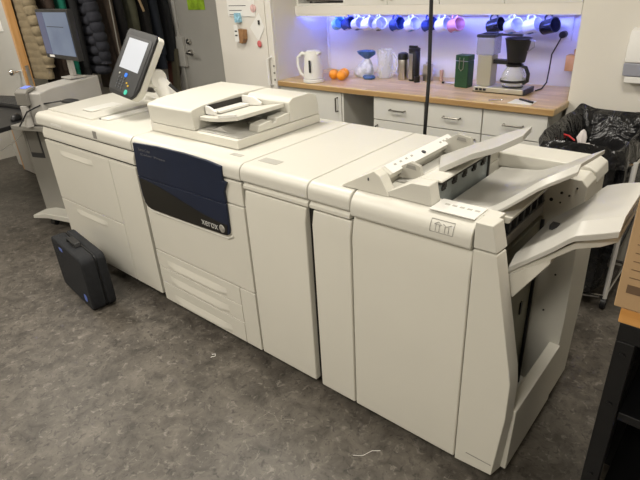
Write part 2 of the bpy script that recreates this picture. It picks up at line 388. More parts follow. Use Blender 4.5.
# mug rail and mugs
rail = thing('mug_rail', 'thin white hook rail the mugs hang from', 'rail', (-1.9, 3.34, 1.37))
MB().cyl((-2.75, 3.33, 1.352), (-.95, 3.33, 1.352), .005, 8).build('bar', white_plastic, rail)
for x in (-2.7, -1.9, -1.0): MB().cyl((x, 3.33, 1.352), (x, 3.33, 1.3845), .004, 6).build('bracket', white_plastic, rail)
def mug(label, x, m, tilt=.15, yaw_=0, band=None, r=.041, h=.088):
    t = thing('mug', label, 'mug', (x, 3.31, 1.268), yaw_, 'mugs hanging under the wall cabinets')
    t.rotation_euler = (0, 0, 0)
    # mug lies on its side, hanging by the handle
    R_ = Matrix.LocRotScale(Vector((x, 3.31, 1.29)), Euler((PI/2-.25, 0, 1.15+yaw_)), None)
    prof_o = [(r*.86, -h/2), (r*.98, -h/2+.006), (r, 0), (r*1.02, h/2)]
    prof_i = [(r*.93, h/2), (r*.90, -h/2+.01), (.001, -h/2+.009)]
    MB().lathe([(.001, -h/2)]+prof_o+prof_i, n=24, caps=False).xf(R_).build('body', m, t)
    MB().tube([(0, r*.95, h*.3), (0, r*1.35, h*.28), (0, r*1.62, h*.08), (0, r*1.6, -h*.12), (0, r*1.3, -h*.3), (0, r*.95, -h*.32)], .0058).xf(R_).build('handle', m, t)
    if band is not None:
        rings = [[((r*1.035)*math.cos(a), (r*1.035)*math.sin(a), z) for a in [(-1.2-.9)+1.8*k/10 for k in range(11)]] for z in (-h*.25, h*.22)]
        b = MB(); A = [[b.bm.verts.new(p) for p in q] for q in rings]
        for i in range(10): b.bm.faces.new((A[0][i], A[0][i+1], A[1][i+1], A[1][i]))
        bmesh.ops.solidify(b.bm, geom=b.bm.faces[:], thickness=.0008)
        b.xf(R_).build('print', band, t)
    return t
mugs = [(-2.64, ceramic_b, None, 'light blue mug, leftmost of the hanging mugs'),
 (-2.545, ceramic_n, ceramic_w, 'dark blue mug hanging second from the left'),
 (-2.455, ceramic_w, ceramic_n, 'white mug with a dark cross, hanging third from the left'),
 (-2.36, ceramic_w, None, 'plain white mug hanging fourth from the left'),
 (-2.265, ceramic_w, ceramic_k, 'white mug with black print hanging above the glass jug'),
 (-2.12, ceramic_n, ceramic_w, 'dark patterned mug hanging above the steel thermos'),
 (-2.0, ceramic_w, ceramic_b, 'white mug with a faint cross hanging right of the dark patterned mug'),
 (-1.865, ceramic_n, ceramic_w, 'navy mug with white spot hanging by the black cable'),
 (-1.765, ceramic_w, None, 'white mug with open mouth hanging between navy and red mugs'),
 (-1.675, ceramic_r, ceramic_w, 'red and white mug hanging above the green tin'),
 (-1.41, ceramic_k, ceramic_w, 'black mug with white square print above the coffee maker'),
 (-1.30, ceramic_w, ceramic_b, 'white mug with pale print above the coffee maker'),
 (-1.185, ceramic_w, ceramic_n, 'white mug with blue print, second from the right'),
 (-1.085, ceramic_k, None, 'black mug, rightmost of the hanging mugs')]
for i, (x, m, bd, lb) in enumerate(mugs):
    mug(lb, x, m, yaw_=[-.1, .12, 0, .2, -.15, .1, 0][i % 7], band=bd)
# outlet + plug + cord
ol = thing('wall_socket', 'white double wall socket at the right of the mugs', 'socket', (-1.05, 3.495, 1.27))
B(-1.09, -1.005, 3.484, 3.4995, 1.19, 1.35).build('plate', white_plastic, ol, bevel=.003)
MB().lathe([(.030, 0), (.030, .004), (.024, .004), (.022, -.003)], n=20).xf(Matrix.LocRotScale(Vector((-1.047, 3.487, 1.31)), Euler((PI/2, 0, 0)), None)).build('socket_hole', white_plastic, ol)
cm_cord = thing('power_lead', 'black power cord from the wall socket to the coffee maker', 'cord', (-1.05, 3.45, 1.23))
MB().cyl((-1.047, 3.487, 1.23), (-1.047, 3.445, 1.23), .020).build('plug', black_m, cm_cord)
pts = [Vector(p) for p in [(-1.047, 3.445, 1.23), (-1.055, 3.44, 1.20), (-1.09, 3.44, 1.12), (-1.09, 3.43, 1.03), (-1.085, 3.40, .96), (-1.09, 3.34, .932), (-1.105, 3.28, .930)]]
MB().tube(pts, .0045, 6).build('cable', black_m, cm_cord)
wb = tag(MB().box(-1.0, -.925, 3.42, 3.495, 1.03, 1.12).box(-.97, -.935, 3.46, 3.495, 1.12, 1.15).build('wooden_holder', woodedge, bevel=.002), 'small wooden holder on the niche wall right of the socket', 'holder')
wc = tag(MB().tube([(-2.89, 3.49, 1.37), (-2.885, 3.488, 1.2), (-2.882, 3.488, 1.05), (-2.88, 3.485, .93)], .004, 6).build('lamp_cable', white_plastic), 'thin white cable down the niche wall behind the kettle', 'cable')

# kettle
k = thing('kettle', 'white electric kettle on the wooden worktop', 'kettle', (-2.70, 3.07, .90))
def kp(z): return z+.9
MB().lathe([(.070, .0), (.078, .004), (.078, .022), (.070, .026)], (-2.70, 3.07, .9), 28).build('base', white_plastic, k)
MB().lathe([(.066, .026), (.073, .030), (.071, .08), (.064, .15), (.057, .195), (.054, .205)], (-2.70, 3.07, .9), 28).build('body', white_plastic, k)
MB().lathe([(.053, .2052), (.053, .212), (.040, .220), (.001, .222)], (-2.70, 3.07, .9), 28).build('lid', white_plastic, k)
MB().tube([(-2.75, 3.06, 1.09), (-2.78, 3.05, 1.10), (-2.815, 3.04, 1.07), (-2.82, 3.04, 1.01), (-2.80, 3.045, .955), (-2.765, 3.055, .935)], [.012, .014, .013, .012, .012, .010], 10).build('handle', white_plastic, k)
MB().prism([(-2.655, 1.085), (-2.655, 1.11), (-2.615, 1.112), (-2.62, 1.103)], 'y', 3.05, 3.09).build('spout', white_plastic, k, bevel=.004)
MB().box(-2.682, -2.664, 2.997, 3.004, .975, 1.06).xf(Matrix.Identity(4)).build('water_window', darkgrey, k, bevel=.003)
dk = thing('wire_rack_box', 'small dark box with a wire loop left of the kettle', 'box', (-2.81, 3.2, .9))
MB().box(-2.845, -2.83, 3.13, 3.25, .901, 1.0).box(-2.83, -2.77, 3.235, 3.25, .901, 1.02).box(-2.83, -2.77, 3.13, 3.25, .901, .915).box(-2.785, -2.77, 3.13, 3.25, .901, 1.01).build('body', mat('dark olive plastic', (.03, .035, .025), .5), dk, bevel=.003)
MB().tube([(-2.80+.03*math.cos(a), 3.24, 1.05+.035*math.sin(a)) for a in [i*2*PI/16 for i in range(17)]], .0025, 6).build('wire_loop', pink_m, dk)
for i, (x, y, lb) in enumerate([(-2.622, 3.215, 'left orange of the three beside the kettle'), (-2.535, 3.20, 'right orange of the three, nearest the blue bag'), (-2.575, 3.285, 'back orange of the three, behind the other two')]):
    tag(MB().sphere((0, 0, 0), .038, (1, 1, .95)).build('orange', orange_m), lb, 'orange', 'oranges on the worktop').location = (x, y, .9+.0362)
# blue bag: clear sack with blue gathered top
bg = thing('plastic_bag', 'crumpled clear food bag with a blue gathered top on the worktop', 'bag', (-2.46, 3.38, .9))
def lumpy(prof, c, n, amp, seed, skew=(0, 0)):
    rr = random.Random(seed); ph = [rr.random()*6 for _ in range(4)]
    R_ = []
    for r, z in prof:
        R_.append([(c[0]+skew[0]*z+r*(1+amp*math.sin(3*a+ph[0]+z*30)+amp*.6*math.sin(7*a+ph[1]-z*50))*math.cos(a), c[1]+skew[1]*z+.7*r*(1+amp*math.sin(4*a+ph[2]))*math.sin(a), c[2]+z) for a in [2*PI*k/n for k in range(n)]])
    return R_
MB().loft(lumpy([(.055, .001), (.075, .02), (.078, .05), (.062, .085), (.035, .115), (.015, .132)], (-2.47, 3.39, .9), 24, .12, 3, (.28, 0))).build('sack', clearbag, bg)
MB().loft(lumpy([(.012, .13), (.035, .145), (.062, .165), (.066, .185), (.05, .19), (.012, .176)], (-2.432, 3.39, .9), 24, .2, 5)).build('blue_top', bluebag, bg)
MB().loft(lumpy([(.042, .001), (.05, .012), (.04, .025)], (-2.375, 3.33, .9), 24, .1, 6)).build('blue_lid', bluebag, bg)
# glass beer mug
gl = thing('glass_jug', 'large ribbed clear glass beer mug against the wall', 'glass', (-2.28, 3.41, .9))
n = 36
def ribbed(r, z, k=.03): return [(-2.28+r*(1+k*math.cos(9*a))*math.cos(a), 3.41+r*(1+k*math.cos(9*a))*math.sin(a), .9+z) for a in [2*PI*i/n for i in range(n)]]
MB().loft([ribbed(.048, .001), ribbed(.058, .008), ribbed(.060, .03), ribbed(.056, .09), ribbed(.056, .17, .01), ribbed(.055, .2, 0), ribbed(.050, .2, 0), ribbed(.049, .1, 0), ribbed(.05, .03, 0), ribbed(.02, .022, 0)]).build('body', glass, gl)
MB().tube([(-2.225, 3.40, 1.07), (-2.19, 3.39, 1.075), (-2.165, 3.385, 1.04), (-2.168, 3.385, .985), (-2.19, 3.39, .955), (-2.222, 3.40, .95)], .009, 10).build('handle', glass, gl)
# thermos flasks
t = thing('thermos', 'brushed steel thermos with black cap, shorter of the two', 'thermos', (-2.13, 3.42, .9))
MB().lathe([(.034, .001), (.036, .004), (.036, .13), (.034, .137)], (-2.13, 3.42, .9)).build('body', steel, t)
MB().lathe([(.037, .138), (.038, .16), (.033, .178), (.02, .184), (.001, .185)], (-2.13, 3.42, .9)).build('cap', black_m, t)
t = thing('travel_mug', 'tall black and steel travel mug with black lid', 'travel mug', (-2.03, 3.41, .9))
MB().lathe([(.034, .001), (.037, .004), (.040, .19), (.037, .195)], (-2.03, 3.41, .9)).build('body', black_m, t)
MB().prism([(-2.052, .915), (-2.020, .915), (-2.020, 1.085), (-2.052, 1.085)], 'y', 3.3685, 3.375).build('steel_band', steel, t)
MB().lathe([(.040, .1955), (.041, .215), (.030, .22), (.001, .22)], (-2.03, 3.41, .9)).box(-2.06, -2.0, 3.385, 3.40, 1.12, 1.135).build('lid', black_m, t)
t = thing('hip_flask', 'square silver flask beside the black travel mug', 'flask', (-1.925, 3.43, .9))
B(-1.96, -1.895, 3.41, 3.45, .901, 1.015).build('body', steel, t, bevel=.008, seg=3)
MB().cyl((-1.935, 3.43, 1.015), (-1.935, 3.43, 1.03), .010).build('cap', steel, t)
tag(MB().lathe([(.020, .001), (.021, .004), (.02, .04), (.001, .045)], (-1.975, 3.36, .9), 16).build('bottle_stopper', black_m), 'small black stopper standing in front of the silver flask', 'stopper')
tag(B(-1.848, -1.83, 3.455, 3.48, .901, .975).build('cork_block', mat('pink wood', (.5, .32, .24), .6), bevel=.002), 'small pinkish wooden block standing by the wall behind the black cable', 'block')
t = thing('folding_knife', 'small silver and black multi tool lying left of the green tin', 'tool', (-1.72, 3.40, .9))
MB().box(-1.77, -1.69, 3.385, 3.405, .901, .914).build('body', steel, t, bevel=.004)
MB().box(-1.79, -1.771, 3.385, 3.405, .901, .914).build('tip', black_m, t, bevel=.004)
t = thing('coffee_tin', 'dark green rectangular coffee tin with a wire clasp', 'tin', (-1.61, 3.35, .9), -.12)
MB().box(-.047, .047, -.035, .035, .001, .165).build('body', green_tin, t, bevel=.004, world=False)
MB().box(-.048, .048, -.036, .036, .166, .2).build('lid', green_tin, t, bevel=.004, world=False)
MB().tube([(-.015, -.0385, .185), (-.015, -.041, .12), (.0, -.042, .105), (.015, -.041, .12), (.015, -.0385, .185)], .002, 6).tube([(-.045, -.038, .165), (.045, -.038, .165)], .0018, 6).build('clasp', steel, t, world=False)

# coffee maker
cmk = thing('coffee_maker', 'filter coffee maker with glass carafe on the worktop', 'coffee maker', (-1.32, 3.31, .9))
from mathutils import noise as mnoise
def crumple(c, r, sc, seed, amp=.35, f=3.0):
    b = MB(); bmesh.ops.create_icosphere(b.bm, subdivisions=5, radius=1)
    for v in b.bm.verts:
        p = v.co.normalized(); q = p*f+Vector((seed, seed*2, 0))
        d = 1+amp*(mnoise.noise(q)+.7*abs(mnoise.noise(q*2.3))+.4*mnoise.noise(q*5))
        v.co = Vector((c[0]+p.x*r*sc[0]*d, c[1]+p.y*r*sc[1]*d, c[2]+p.z*r*sc[2]*d))
    return b
MB().box(-1.48, -1.17, 3.235, 3.375, .905, .935).build('base', champagne, cmk, bevel=.005)
MB().box(-1.485, -1.165, 3.24, 3.38, .9005, .9045).box(-1.168, -1.155, 3.238, 3.375, .905, .935).build('base_trim', black_m, cmk)
for x in (-1.455, -1.43, -1.405): B(x-.009, x+.009, 3.2315, 3.2345, .912, .926).build('switch', black_m, cmk, bevel=.001)
MB().box(-1.475, -1.385, 3.26, 3.35, .936, 1.115).build('tower', champagne, cmk, bevel=.004)
MB().box(-1.485, -1.375, 3.25, 3.36, 1.116, 1.215).build('water_tank', mat('smoky tank', (.40, .41, .45), .08, noise=.02, alpha=.5), cmk, bevel=.006)
MB().box(-1.488, -1.372, 3.247, 3.363, 1.216, 1.232).box(-1.46, -1.39, 3.27, 3.34, 1.232, 1.24).build('tank_lid', black_m, cmk, bevel=.005)
MB().box(-1.38, -1.23, 3.295, 3.315, 1.222, 1.234).build('spray_arm', black_m, cmk, bevel=.004)
MB().lathe([(.036, 1.075), (.05, 1.08), (.056, 1.12), (.072, 1.20), (.076, 1.212), (.07, 1.213), (.05, 1.10), (.001, 1.095)], (-1.255, 3.305, 0), 24, caps=True).build('filter_basket', black_m, cmk)
MB().tube([(-1.185, 3.29, 1.205), (-1.155, 3.285, 1.20), (-1.15, 3.285, 1.17), (-1.19, 3.29, 1.14)], .004, 6).build('basket_handle', steel, cmk)
MB().box(-1.39, -1.29, 3.28, 3.33, 1.065, 1.09).build('bracket', black_m, cmk, bevel=.004)
MB().lathe([(.060, .937), (.060, .940), (.001, .941)], (-1.26, 3.305, 0)).build('hot_plate', black_m, cmk)
cr = MB().lathe([(.055, .942), (.07, .950), (.075, .975), (.068, 1.01), (.05, 1.045), (.047, 1.055), (.045, 1.053), (.048, 1.043), (.065, 1.008), (.071, .975), (.066, .953), (.001, .948)], (-1.26, 3.305, 0), 28, caps=True).build('carafe', glass, cmk)
MB().lathe([(.049, 1.056), (.05, 1.066), (.03, 1.073), (.001, 1.074)], (-1.26, 3.305, 0)).build('carafe_lid', black_m, cr)
MB().lathe([(.077, .968), (.0775, .972), (.0775, .978), (.077, .982)], (-1.26, 3.305, 0), 28, caps=False).build('carafe_band', black_m, cr)
MB().tube([(-1.215, 3.29, 1.06), (-1.185, 3.28, 1.055), (-1.165, 3.275, 1.02), (-1.165, 3.275, .98), (-1.19, 3.28, .96)], [.009, .011, .011, .010, .007], 10).build('carafe_handle', black_m, cr)
MB().tube([(-1.487, 3.35, .92), (-1.51, 3.37, .94), (-1.515, 3.38, .98), (-1.50, 3.385, 1.0)], .005, 6).build('pipe', black_m, cmk)
# paper, pen, clip
tag(MB().prism([(-.065, -.05), (.065, -.045), (.06, .05), (-.06, .05)], 'z', 0, .004).build('note_pad', paper_m), 'small white note pad on the worktop in front of the coffee maker', 'note pad').location = (-1.10, 3.07, .9005)
t = thing('pen', 'black pen lying on the white note pad', 'pen', (-1.085, 3.08, .911), -.5)
MB().cyl((-.05, 0, 0), (.02, 0, 0), .0055, 8).build('barrel', black_m, t, world=False); MB().cyl((.021, 0, 0), (.055, 0, 0), .0065, 8).build('cap', black_m, t, world=False)
t = thing('nail_clipper', 'small silver clip lying on the worktop edge', 'clip', (-1.26, 3.04, .905), .6)
MB().box(-.03, .03, -.006, .006, -.003, .003).build('lever', chrome, t, world=False, bevel=.002)
MB().tube([(.03, 0, 0), (.042, .008, 0), (.05, 0, 0), (.042, -.008, 0), (.03, 0, 0)], .002, 6).build('ring', chrome, t, world=False)

# everything standing on the worktop rests on its top face
ON_TOP = ('kettle', 'wire_rack_box', 'orange', 'plastic_bag', 'glass_jug', 'thermos', 'travel_mug', 'hip_flask', 'bottle_stopper', 'cork_block', 'folding_knife', 'coffee_tin', 'coffee_maker', 'note_pad', 'pen', 'nail_clipper')
for o in list(C.objects):
    if o.parent is None and o.name.split('.')[0] in ON_TOP:
        c = o.location if (o.type == 'EMPTY' or o.location.length > .01) else sum((Vector(q) for q in o.bound_box), Vector())/8
        o.location = o.location + Vector((-c.x*.0347, -c.y*.0347, .025))

# tall white cabinet left of the kitchenette
tc = thing('tall_cabinet', 'tall white cabinet with notes and magnets on its door', 'cabinet', (-3.17, 3.16, 0))
B(-3.47, -2.874, 2.86, 3.455, .02, 2.15).build('body', cabinet_m, tc)
tdoor = B(-3.47, -2.935, 2.835, 2.858, .1, 2.15).build('door', white_paint, tc, bevel=.003)
B(-2.932, -2.874, 2.84, 2.859, .1, 2.15).build('side_panel', white_paint, tc, bevel=.003)
MB().tube([(-2.915, 2.84, 1.09), (-2.915, 2.80, 1.085), (-2.915, 2.80, .90), (-2.915, 2.84, .89)], .009).build('handle', white_plastic, tdoor)
for z in (.93, .98, 1.03): MB().cyl((-2.89, 2.84, z), (-2.89, 2.836, z), .008).build('vent_hole', midgrey, tc)
nt_ = tag(B(-3.33, -3.03, 2.828, 2.8335, 1.375, 1.75).build('notice_sheet', paper_m), 'printed white notice sheet on the tall white cabinet', 'notice')
MB().box(-3.31, -3.12, 2.8265, 2.8275, 1.448, 1.452).box(-3.31, -3.17, 2.8265, 2.8275, 1.415, 1.419).box(-3.31, -3.25, 2.8265, 2.8275, 1.385, 1.389).build('printed_lines', ink, nt_)
wh = thing('wooden_holder_box', 'small wooden holder with white label on the tall cabinet door', 'holder', (-3.2, 2.81, 1.25))
MB().prism([(-3.205, 1.29), (-3.14, 1.285), (-3.14, 1.22), (-3.165, 1.185), (-3.205, 1.195)], 'y', 2.79, 2.833).build('body', mat('brown wood', (.32, .17, .075), .5, noise=.2, scale=30), wh, bevel=.002)
B(-3.235, -3.19, 2.786, 2.789, 1.20, 1.32).build('label_card', paper_m, wh)
MB().box(-3.225, -3.2, 2.784, 2.7855, 1.27, 1.28).box(-3.225, -3.2, 2.784, 2.7855, 1.24, 1.25).build('label_print', ink, wh)
tag(B(-3.235, -3.185, 2.79, 2.82, 1.335, 1.40).build('blue_magnet', mat('pale blue print', (.30, .55, .70), .5, noise=.4, scale=60)), 'pale blue and white card above the small wooden holder', 'card').location = (0, .0125, 0)
tag(MB().lathe([(.028, 0), (.028, .006), (.001, .008)], n=20).xf(Matrix.LocRotScale(Vector((-3.045, 2.832, 1.43)), Euler((PI/2, 0, 0)), None)).build('round_magnet', mat('pink pattern', (.72, .48, .46), .5, noise=.25, scale=40)), 'round white and pink magnet at the top of the white note', 'magnet')
tag(MB().prism([(-3.10, 1.30), (-3.02, 1.20), (-2.945, 1.30), (-2.99, 1.40)], 'y', 2.822, 2.824).build('note', paper_m), 'crooked square white note hung on the tall cabinet door', 'note').location = (0, .008, 0)
tag(MB().sphere((0, 0, 0), .022, (1, .35, 1.15)).build('strawberry_magnet', pink_m), 'red oval magnet at the bottom of the crooked white note', 'magnet').location = (-3.01, 2.825, 1.185)
tag(B(-.008, .008, -.003, .003, -.015, .015).build('black_clip', black_m, bevel=.001), 'small black clip on the crooked white note', 'clip').location = (-2.995, 2.825, 1.335)

for o in list(C.objects):
    if o.parent is None and o.name.split('.')[0] in ('tall_cabinet', 'notice_sheet', 'wooden_holder_box', 'blue_magnet', 'round_magnet', 'note', 'strawberry_magnet', 'black_clip'):
        o.location = o.location + Vector((-.036, .04, 0))

# soap dispenser on right wall
t = thing('soap_dispenser', 'white wall mounted soap dispenser with grey lower band', 'dispenser', (-.56, 3.08, 1.05))
MB().prism([(3.129, 1.15), (3.05, 1.15), (3.05, 1.22), (3.075, 1.30), (3.129, 1.31)], 'x', -.612, -.49).build('cover', white_plastic, t, bevel=.008, seg=3)
MB().prism([(3.129, 1.085), (3.06, 1.085), (3.05, 1.149), (3.129, 1.149)], 'x', -.612, -.49).build('lower_band', mat('bluish grey plastic', (.36, .37, .43), .3), t, bevel=.006)
B(-.60, -.50, 3.065, 3.125, 1.05, 1.084).build('nozzle', white_plastic, t, bevel=.006)

# ================================================================== PRINTER
P = thing('production_printer', 'long cream office production printer with scanner, finisher and output trays', 'printer', (-1.87, 1.62, 0))
F = 1.265
def cover_profile(y0=1.262, z0=.902, z1=.975, yb=1.99, r=.035):
    pts = [(yb, z0), (y0+.006, z0), (y0, z0+.008)]
    for i in range(6):
        a = i/5*PI/2; pts.append((y0+r-r*math.cos(a), z1-r+r*math.sin(a)))
    return pts + [(yb, z1)]
# ---- feeder module (left)
fm = MB().box(-3.335, -2.325, 1.285, 1.985, .07, .900).build('feeder_body', cream, P, bevel=.004)
B(-3.325, -2.335, 1.283, 1.284, .07, .90).build('gap_backing', seam_m, fm)
MB().prism(cover_profile(), 'x', -3.372, -2.318).build('top_cover', creamtop, fm, bevel=.004)
MB().prism([(1.284, .822), (F+.001, .83), (F+.001, .86), (1.278, .892), (1.284, .892)], 'x', -3.335, -2.33).build('trim_band', cream, fm, bevel=.003)
dr = MB().box(-3.335, -2.590, F, 1.283, .437, .815).build('door', cream, fm, bevel=.003)
MB().loft(scoop_rings(-3.16, -2.78, .74, .775, 1.2645, .007)).build('handle', cream, dr)
dr = MB().box(-3.335, -2.590, F, 1.283, .075, .431).build('lower_door', cream, fm, bevel=.003)
MB().loft(scoop_rings(-3.16, -2.79, .365, .40, 1.2645, .007)).build('handle', cream, dr)
MB().box(-2.586, -2.330, F, 1.283, .075, .815).build('side_panel', cream, fm, bevel=.003)
MB().grid([[(x, y, z) for y, z in ((1.345, .985), (1.5, .990), (1.70, .998), (1.87, .999))] for x in (-3.355, -3.2, -3.0, -2.82)], .02).build('bypass_tray', creamtop, fm, bevel=.003)
MB().box(-3.07, -2.96, 1.42, 1.62, .9893, .9985).build('paper_guide', creamlite, fm, bevel=.003)
MB().box(-2.79, -2.72, 1.38, 1.80, .9752, .986).build('feed_slot', creamlite, fm, bevel=.003)
MB().box(-2.812, -2.796, 1.38, 1.80, .9752, .979).build('slot_line', seam_m, fm)
MB().prism([(-2.95, .99), (-2.72, .99), (-2.70, 1.0), (-2.92, 1.03)], 'y', 1.76, 1.90).build('feed_hump', creamtop, fm, bevel=.006)
MB().box(-3.17, -3.04, 1.2605, 1.2635, .925, .938).build('nameplate', creamlite, fm)
MB().box(-2.68, -2.645, 1.2605, 1.2635, .918, .956).build('indicator', inkgrey, fm)
# ---- marking engine
em = MB().box(-2.305, -1.535, 1.285, 1.985, .05, .900).build('engine_body', cream, P, bevel=.004)
B(-2.31, -1.54, 1.283, 1.284, .05, .90).build('gap_backing', seam_m, em)
MB().prism(cover_profile(), 'x', -2.310, -1.533).build('top_cover', creamtop, em, bevel=.004)
MB().prism([(-2.302, .372), (-1.535, .372), (-1.535, .785), (-2.302, .785)], 'y', F, 1.283).build('front_door', cream, em, bevel=.004)
MB().prism([(-2.302, .79), (-1.535, .79), (-1.535, .895), (-2.302, .895)], 'y', F+.002, 1.283).build('upper_door', cream, em, bevel=.004)
for i, (z0, z1) in enumerate(((.270, .366), (.172, .266), (.055, .168))):
    dw = B(-2.302, -1.640, F, 1.283, z0, z1).build('paper_drawer', cream, em, bevel=.002)
    zz = z0+.022
    MB().loft(scoop_rings(-2.21, -1.74, zz-.008, zz+.034, 1.2645, .009)).build('handle', cream, dw)
B(-1.636, -1.535, F, 1.283, .055, .366).build('corner_panel', cream, em, bevel=.002)
# blue fascia: wraps over the front edge of the cover
bl = [(-2.282, .955), (-2.08, .966), (-1.88, .968), (-1.72, .962), (-1.632, .952), (-1.637, .89), (-1.612, .886), (-1.636, .84), (-1.634, .787), (-2.298, .787)]
fas = MB().prism(bl, 'y', 1.2535, 1.266).build('fascia', blue_m, em, bevel=.003)
lo = [(-2.298, .7845), (-1.634, .7845), (-1.636, .66), (-1.640, .645), (-1.655, .633), (-1.68, .630), (-1.95, .622), (-2.235, .618), (-2.262, .625), (-2.283, .645), (-2.294, .68)]
fas2 = MB().prism(lo, 'y', 1.2535, 1.2655).build('lower_fascia', blue_m, em, bevel=.003)
bk = []
for i in range(13):
    x = -2.287+i/12*(2.287-1.642); u = i/12
    bk.append((x, .776-.090*(u*u*(3-2*u)) - .0*u))
bk += [(-1.652, .637), (-1.68, .633), (-1.95, .625), (-2.232, .621), (-2.262, .629), (-2.28, .648)]
bk = [(x, max(z, .638) if i < 13 else z) for i, (x, z) in enumerate(bk)]
MB().prism(bk, 'y', 1.2515, 1.2534).build('dark_swoosh', brown_m, fas2)
logo_w = mat('silver print', (.62, .62, .60), .4, .3)
text_part('logo', 'xerox', logo_w, fas2, Vector((-1.765, 1.2505, .662)), .05, (PI/2, 0, 0), width=.115)
MB().sphere((-1.682, 1.2515, .660), .019, (1, .22, 1)).build('logo_ball', mat('silver ball', (.42, .41, .38), .3, .5, noise=.3, scale=60), fas2)
dimprint = mat('dim print', (.11, .11, .12), .7)
text_part('model_name', 'Xerox Color', dimprint, fas, Vector((-2.19, 1.2525, .93)), .022, (PI/2, 0, 0), width=.10)
text_part('model_text', 'Color Press', dimprint, fas, Vector((-2.13, 1.2525, .908)), .014, (PI/2, 0, 0), width=.20)
# soft trim rib following the underside of the fascia
MB().tube([(-2.30, 1.266, .72), (-2.298, 1.266, .65), (-2.27, 1.266, .61), (-2.23, 1.266, .602), (-1.95, 1.266, .608), (-1.66, 1.266, .614), (-1.625, 1.266, .635)], .007, 8).build('fascia_rib', creamtop, em)
MB().box(-1.665, -1.60, 1.335, 1.36, .9752, .9762).build('top_label', paleink, em)
# ---- interface module
im = MB().box(-1.525, -1.18, 1.30, 1.985, .05, .900).build('interface_body', cream, P, bevel=.004)
B(-1.52, -1.175, 1.298, 1.299, .05, .90).build('gap_backing', seam_m, im)
MB().prism(cover_profile(z0=.905), 'x', -1.529, -1.176).build('top_cover', creamtop, im, bevel=.004)
MB().prism([(1.297, .872), (F+.003, .876), (F+.003, .89), (1.28, .90), (1.297, .90)], 'x', -1.525, -1.18).build('trim_band', cream, im, bevel=.002)
MB().prism([(1.297, .055), (F, .055), (F, .81), (1.276, .866), (1.297, .869)], 'x', -1.525, -1.195).build('door', cream, im, bevel=.006)
MB().box(-1.50, -1.40, 1.34, 1.385, .9752, .9762).build('top_label', paleink, im)
# ---- finisher
fi = MB().box(-1.172, -.53, 1.30, 1.985, .06, .930).build('finisher_body', cream, P, bevel=.004)
B(-1.168, -.54, 1.298, 1.299, .06, .90).build('gap_backing', seam_m, fi)
MB().prism([(1.297, .05), (F, .05), (F, .81), (1.276, .866), (1.297, .869)], 'x', -1.163, -.987).build('narrow_door', cream, fi, bevel=.006)
MB().prism([(1.297, .05), (F, .05), (F, .805), (1.275, .870), (1.28, .888), (1.297, .889)], 'x', -.981, -.545).build('main_door', cream, fi, bevel=.006)
MB().prism(cover_profile(z0=.905), 'x', -1.172, -.985).build('narrow_cover', creamtop, fi, bevel=.004)
MB().prism([(1.297, .872), (F+.003, .876), (F+.003, .89), (1.28, .90), (1.297, .90)], 'x', -1.172, -.99).build('trim_band', cream, fi, bevel=.002)
MB().prism(cover_profile(z0=.893, z1=.978, r=.055, y0=1.258), 'x', -.980, -.547).build('front_cover', creamtop, fi, bevel=.004) if False else None
pts = cover_profile(z0=.893, z1=.978, r=.055, y0=1.258, yb=1.38)
fc = MB().prism(pts, 'x', -.980, -.547).build('front_cover', creamtop, fi, bevel=.004)
MB().box(-.980, -.72, 1.381, 1.985, .90, .976).build('rear_cover', creamtop, fi, bevel=.004)
# instruction pictogram on the front cover slope
lb_ = MB()
def bar(x0, z0, x1, z1, w=.0016):
    lb_.cyl((x0, 1.2575, z0), (x1, 1.2575, z1), w, 5)
bx0, bx1, bz0, bz1 = -.673, -.602, .9, .925
pic = []
def cov(x, t):   # t: 0..1 from z .905 up along the rounded cover front
    z = .905+t*.055
    if z < .923: y = 1.258
    else:
        a = math.asin(min(1, (z-.923)/.055)); y = 1.258+.055-.055*math.cos(a)
    return (x, y-.0008, z)
def line(pts_): pic.append([cov(*p) for p in pts_])
line([(-.68, .35), (-.68, .6), (-.68, .8), (-.68, 1.0), (-.605, 1.0), (-.605, .8), (-.605, .6), (-.605, .35), (-.68, .35)])
line([(-.662, .4), (-.662, .78)]); line([(-.65, .4), (-.65, .78)]); line([(-.668, .78), (-.656, .9), (-.644, .78), (-.668, .78)])
line([(-.632, .4), (-.632, .75)]); line([(-.62, .4), (-.62, .75)]); line([(-.64, .86), (-.628, .75), (-.612, .88)])
for p_ in pic: lb_.tube(p_, .0009, 5)
lb_.build('pictogram', inkgrey, fc)
# control strip behind the front cover
MB().box(-.70, -.555, 1.285, 1.375, .9782, .982).build('control_strip', creamlite, fi, bevel=.001)
mm = MB()
for i in range(5): B(-.675+i*.024, -.660+i*.024, 1.335, 1.345, .9822, .9828).build('strip_mark', paleink, fi)
# front end column
def lo2(front, back, yf, yb): return MB().loft([[(x, yf, z) for x, z in front], [(x, yb, z) for x, z in back]])
lo2([(-.540, .05), (-.405, .06), (-.384, .333), (-.385, .478), (-.395, .53), (-.471, .900), (-.540, .900)],
    [(-.540, .05), (-.393, .06), (-.377, .31), (-.378, .46), (-.385, .52), (-.465, .900), (-.540, .900)], 1.262, 1.315).build('end_panel', cream, fi, bevel=.003)
lo2([(-.541, .905), (-.471, .905), (-.490, .986), (-.541, .986)], [(-.541, .905), (-.466, .905), (-.486, .986), (-.541, .986)], 1.262, 1.325).box(-.548, -.50, 1.3255, 1.372, .905, .984).build('end_cap', creamtop, fi, bevel=.003)
# rear end panel
MB().prism([(-.529, .06), (-.380, .06), (-.372, .45), (-.381, .965), (-.40, .985), (-.47, .985), (-.529, .945)], 'y', 1.74, 1.955).build('rear_panel', cream, fi, bevel=.004)
MB().prism([(-.76, .946), (-.376, .946), (-.384, .985), (-.41, 1.0), (-.76, 1.0)], 'y', 1.842, 1.985).build('rear_wall', creamtop, fi, bevel=.005)
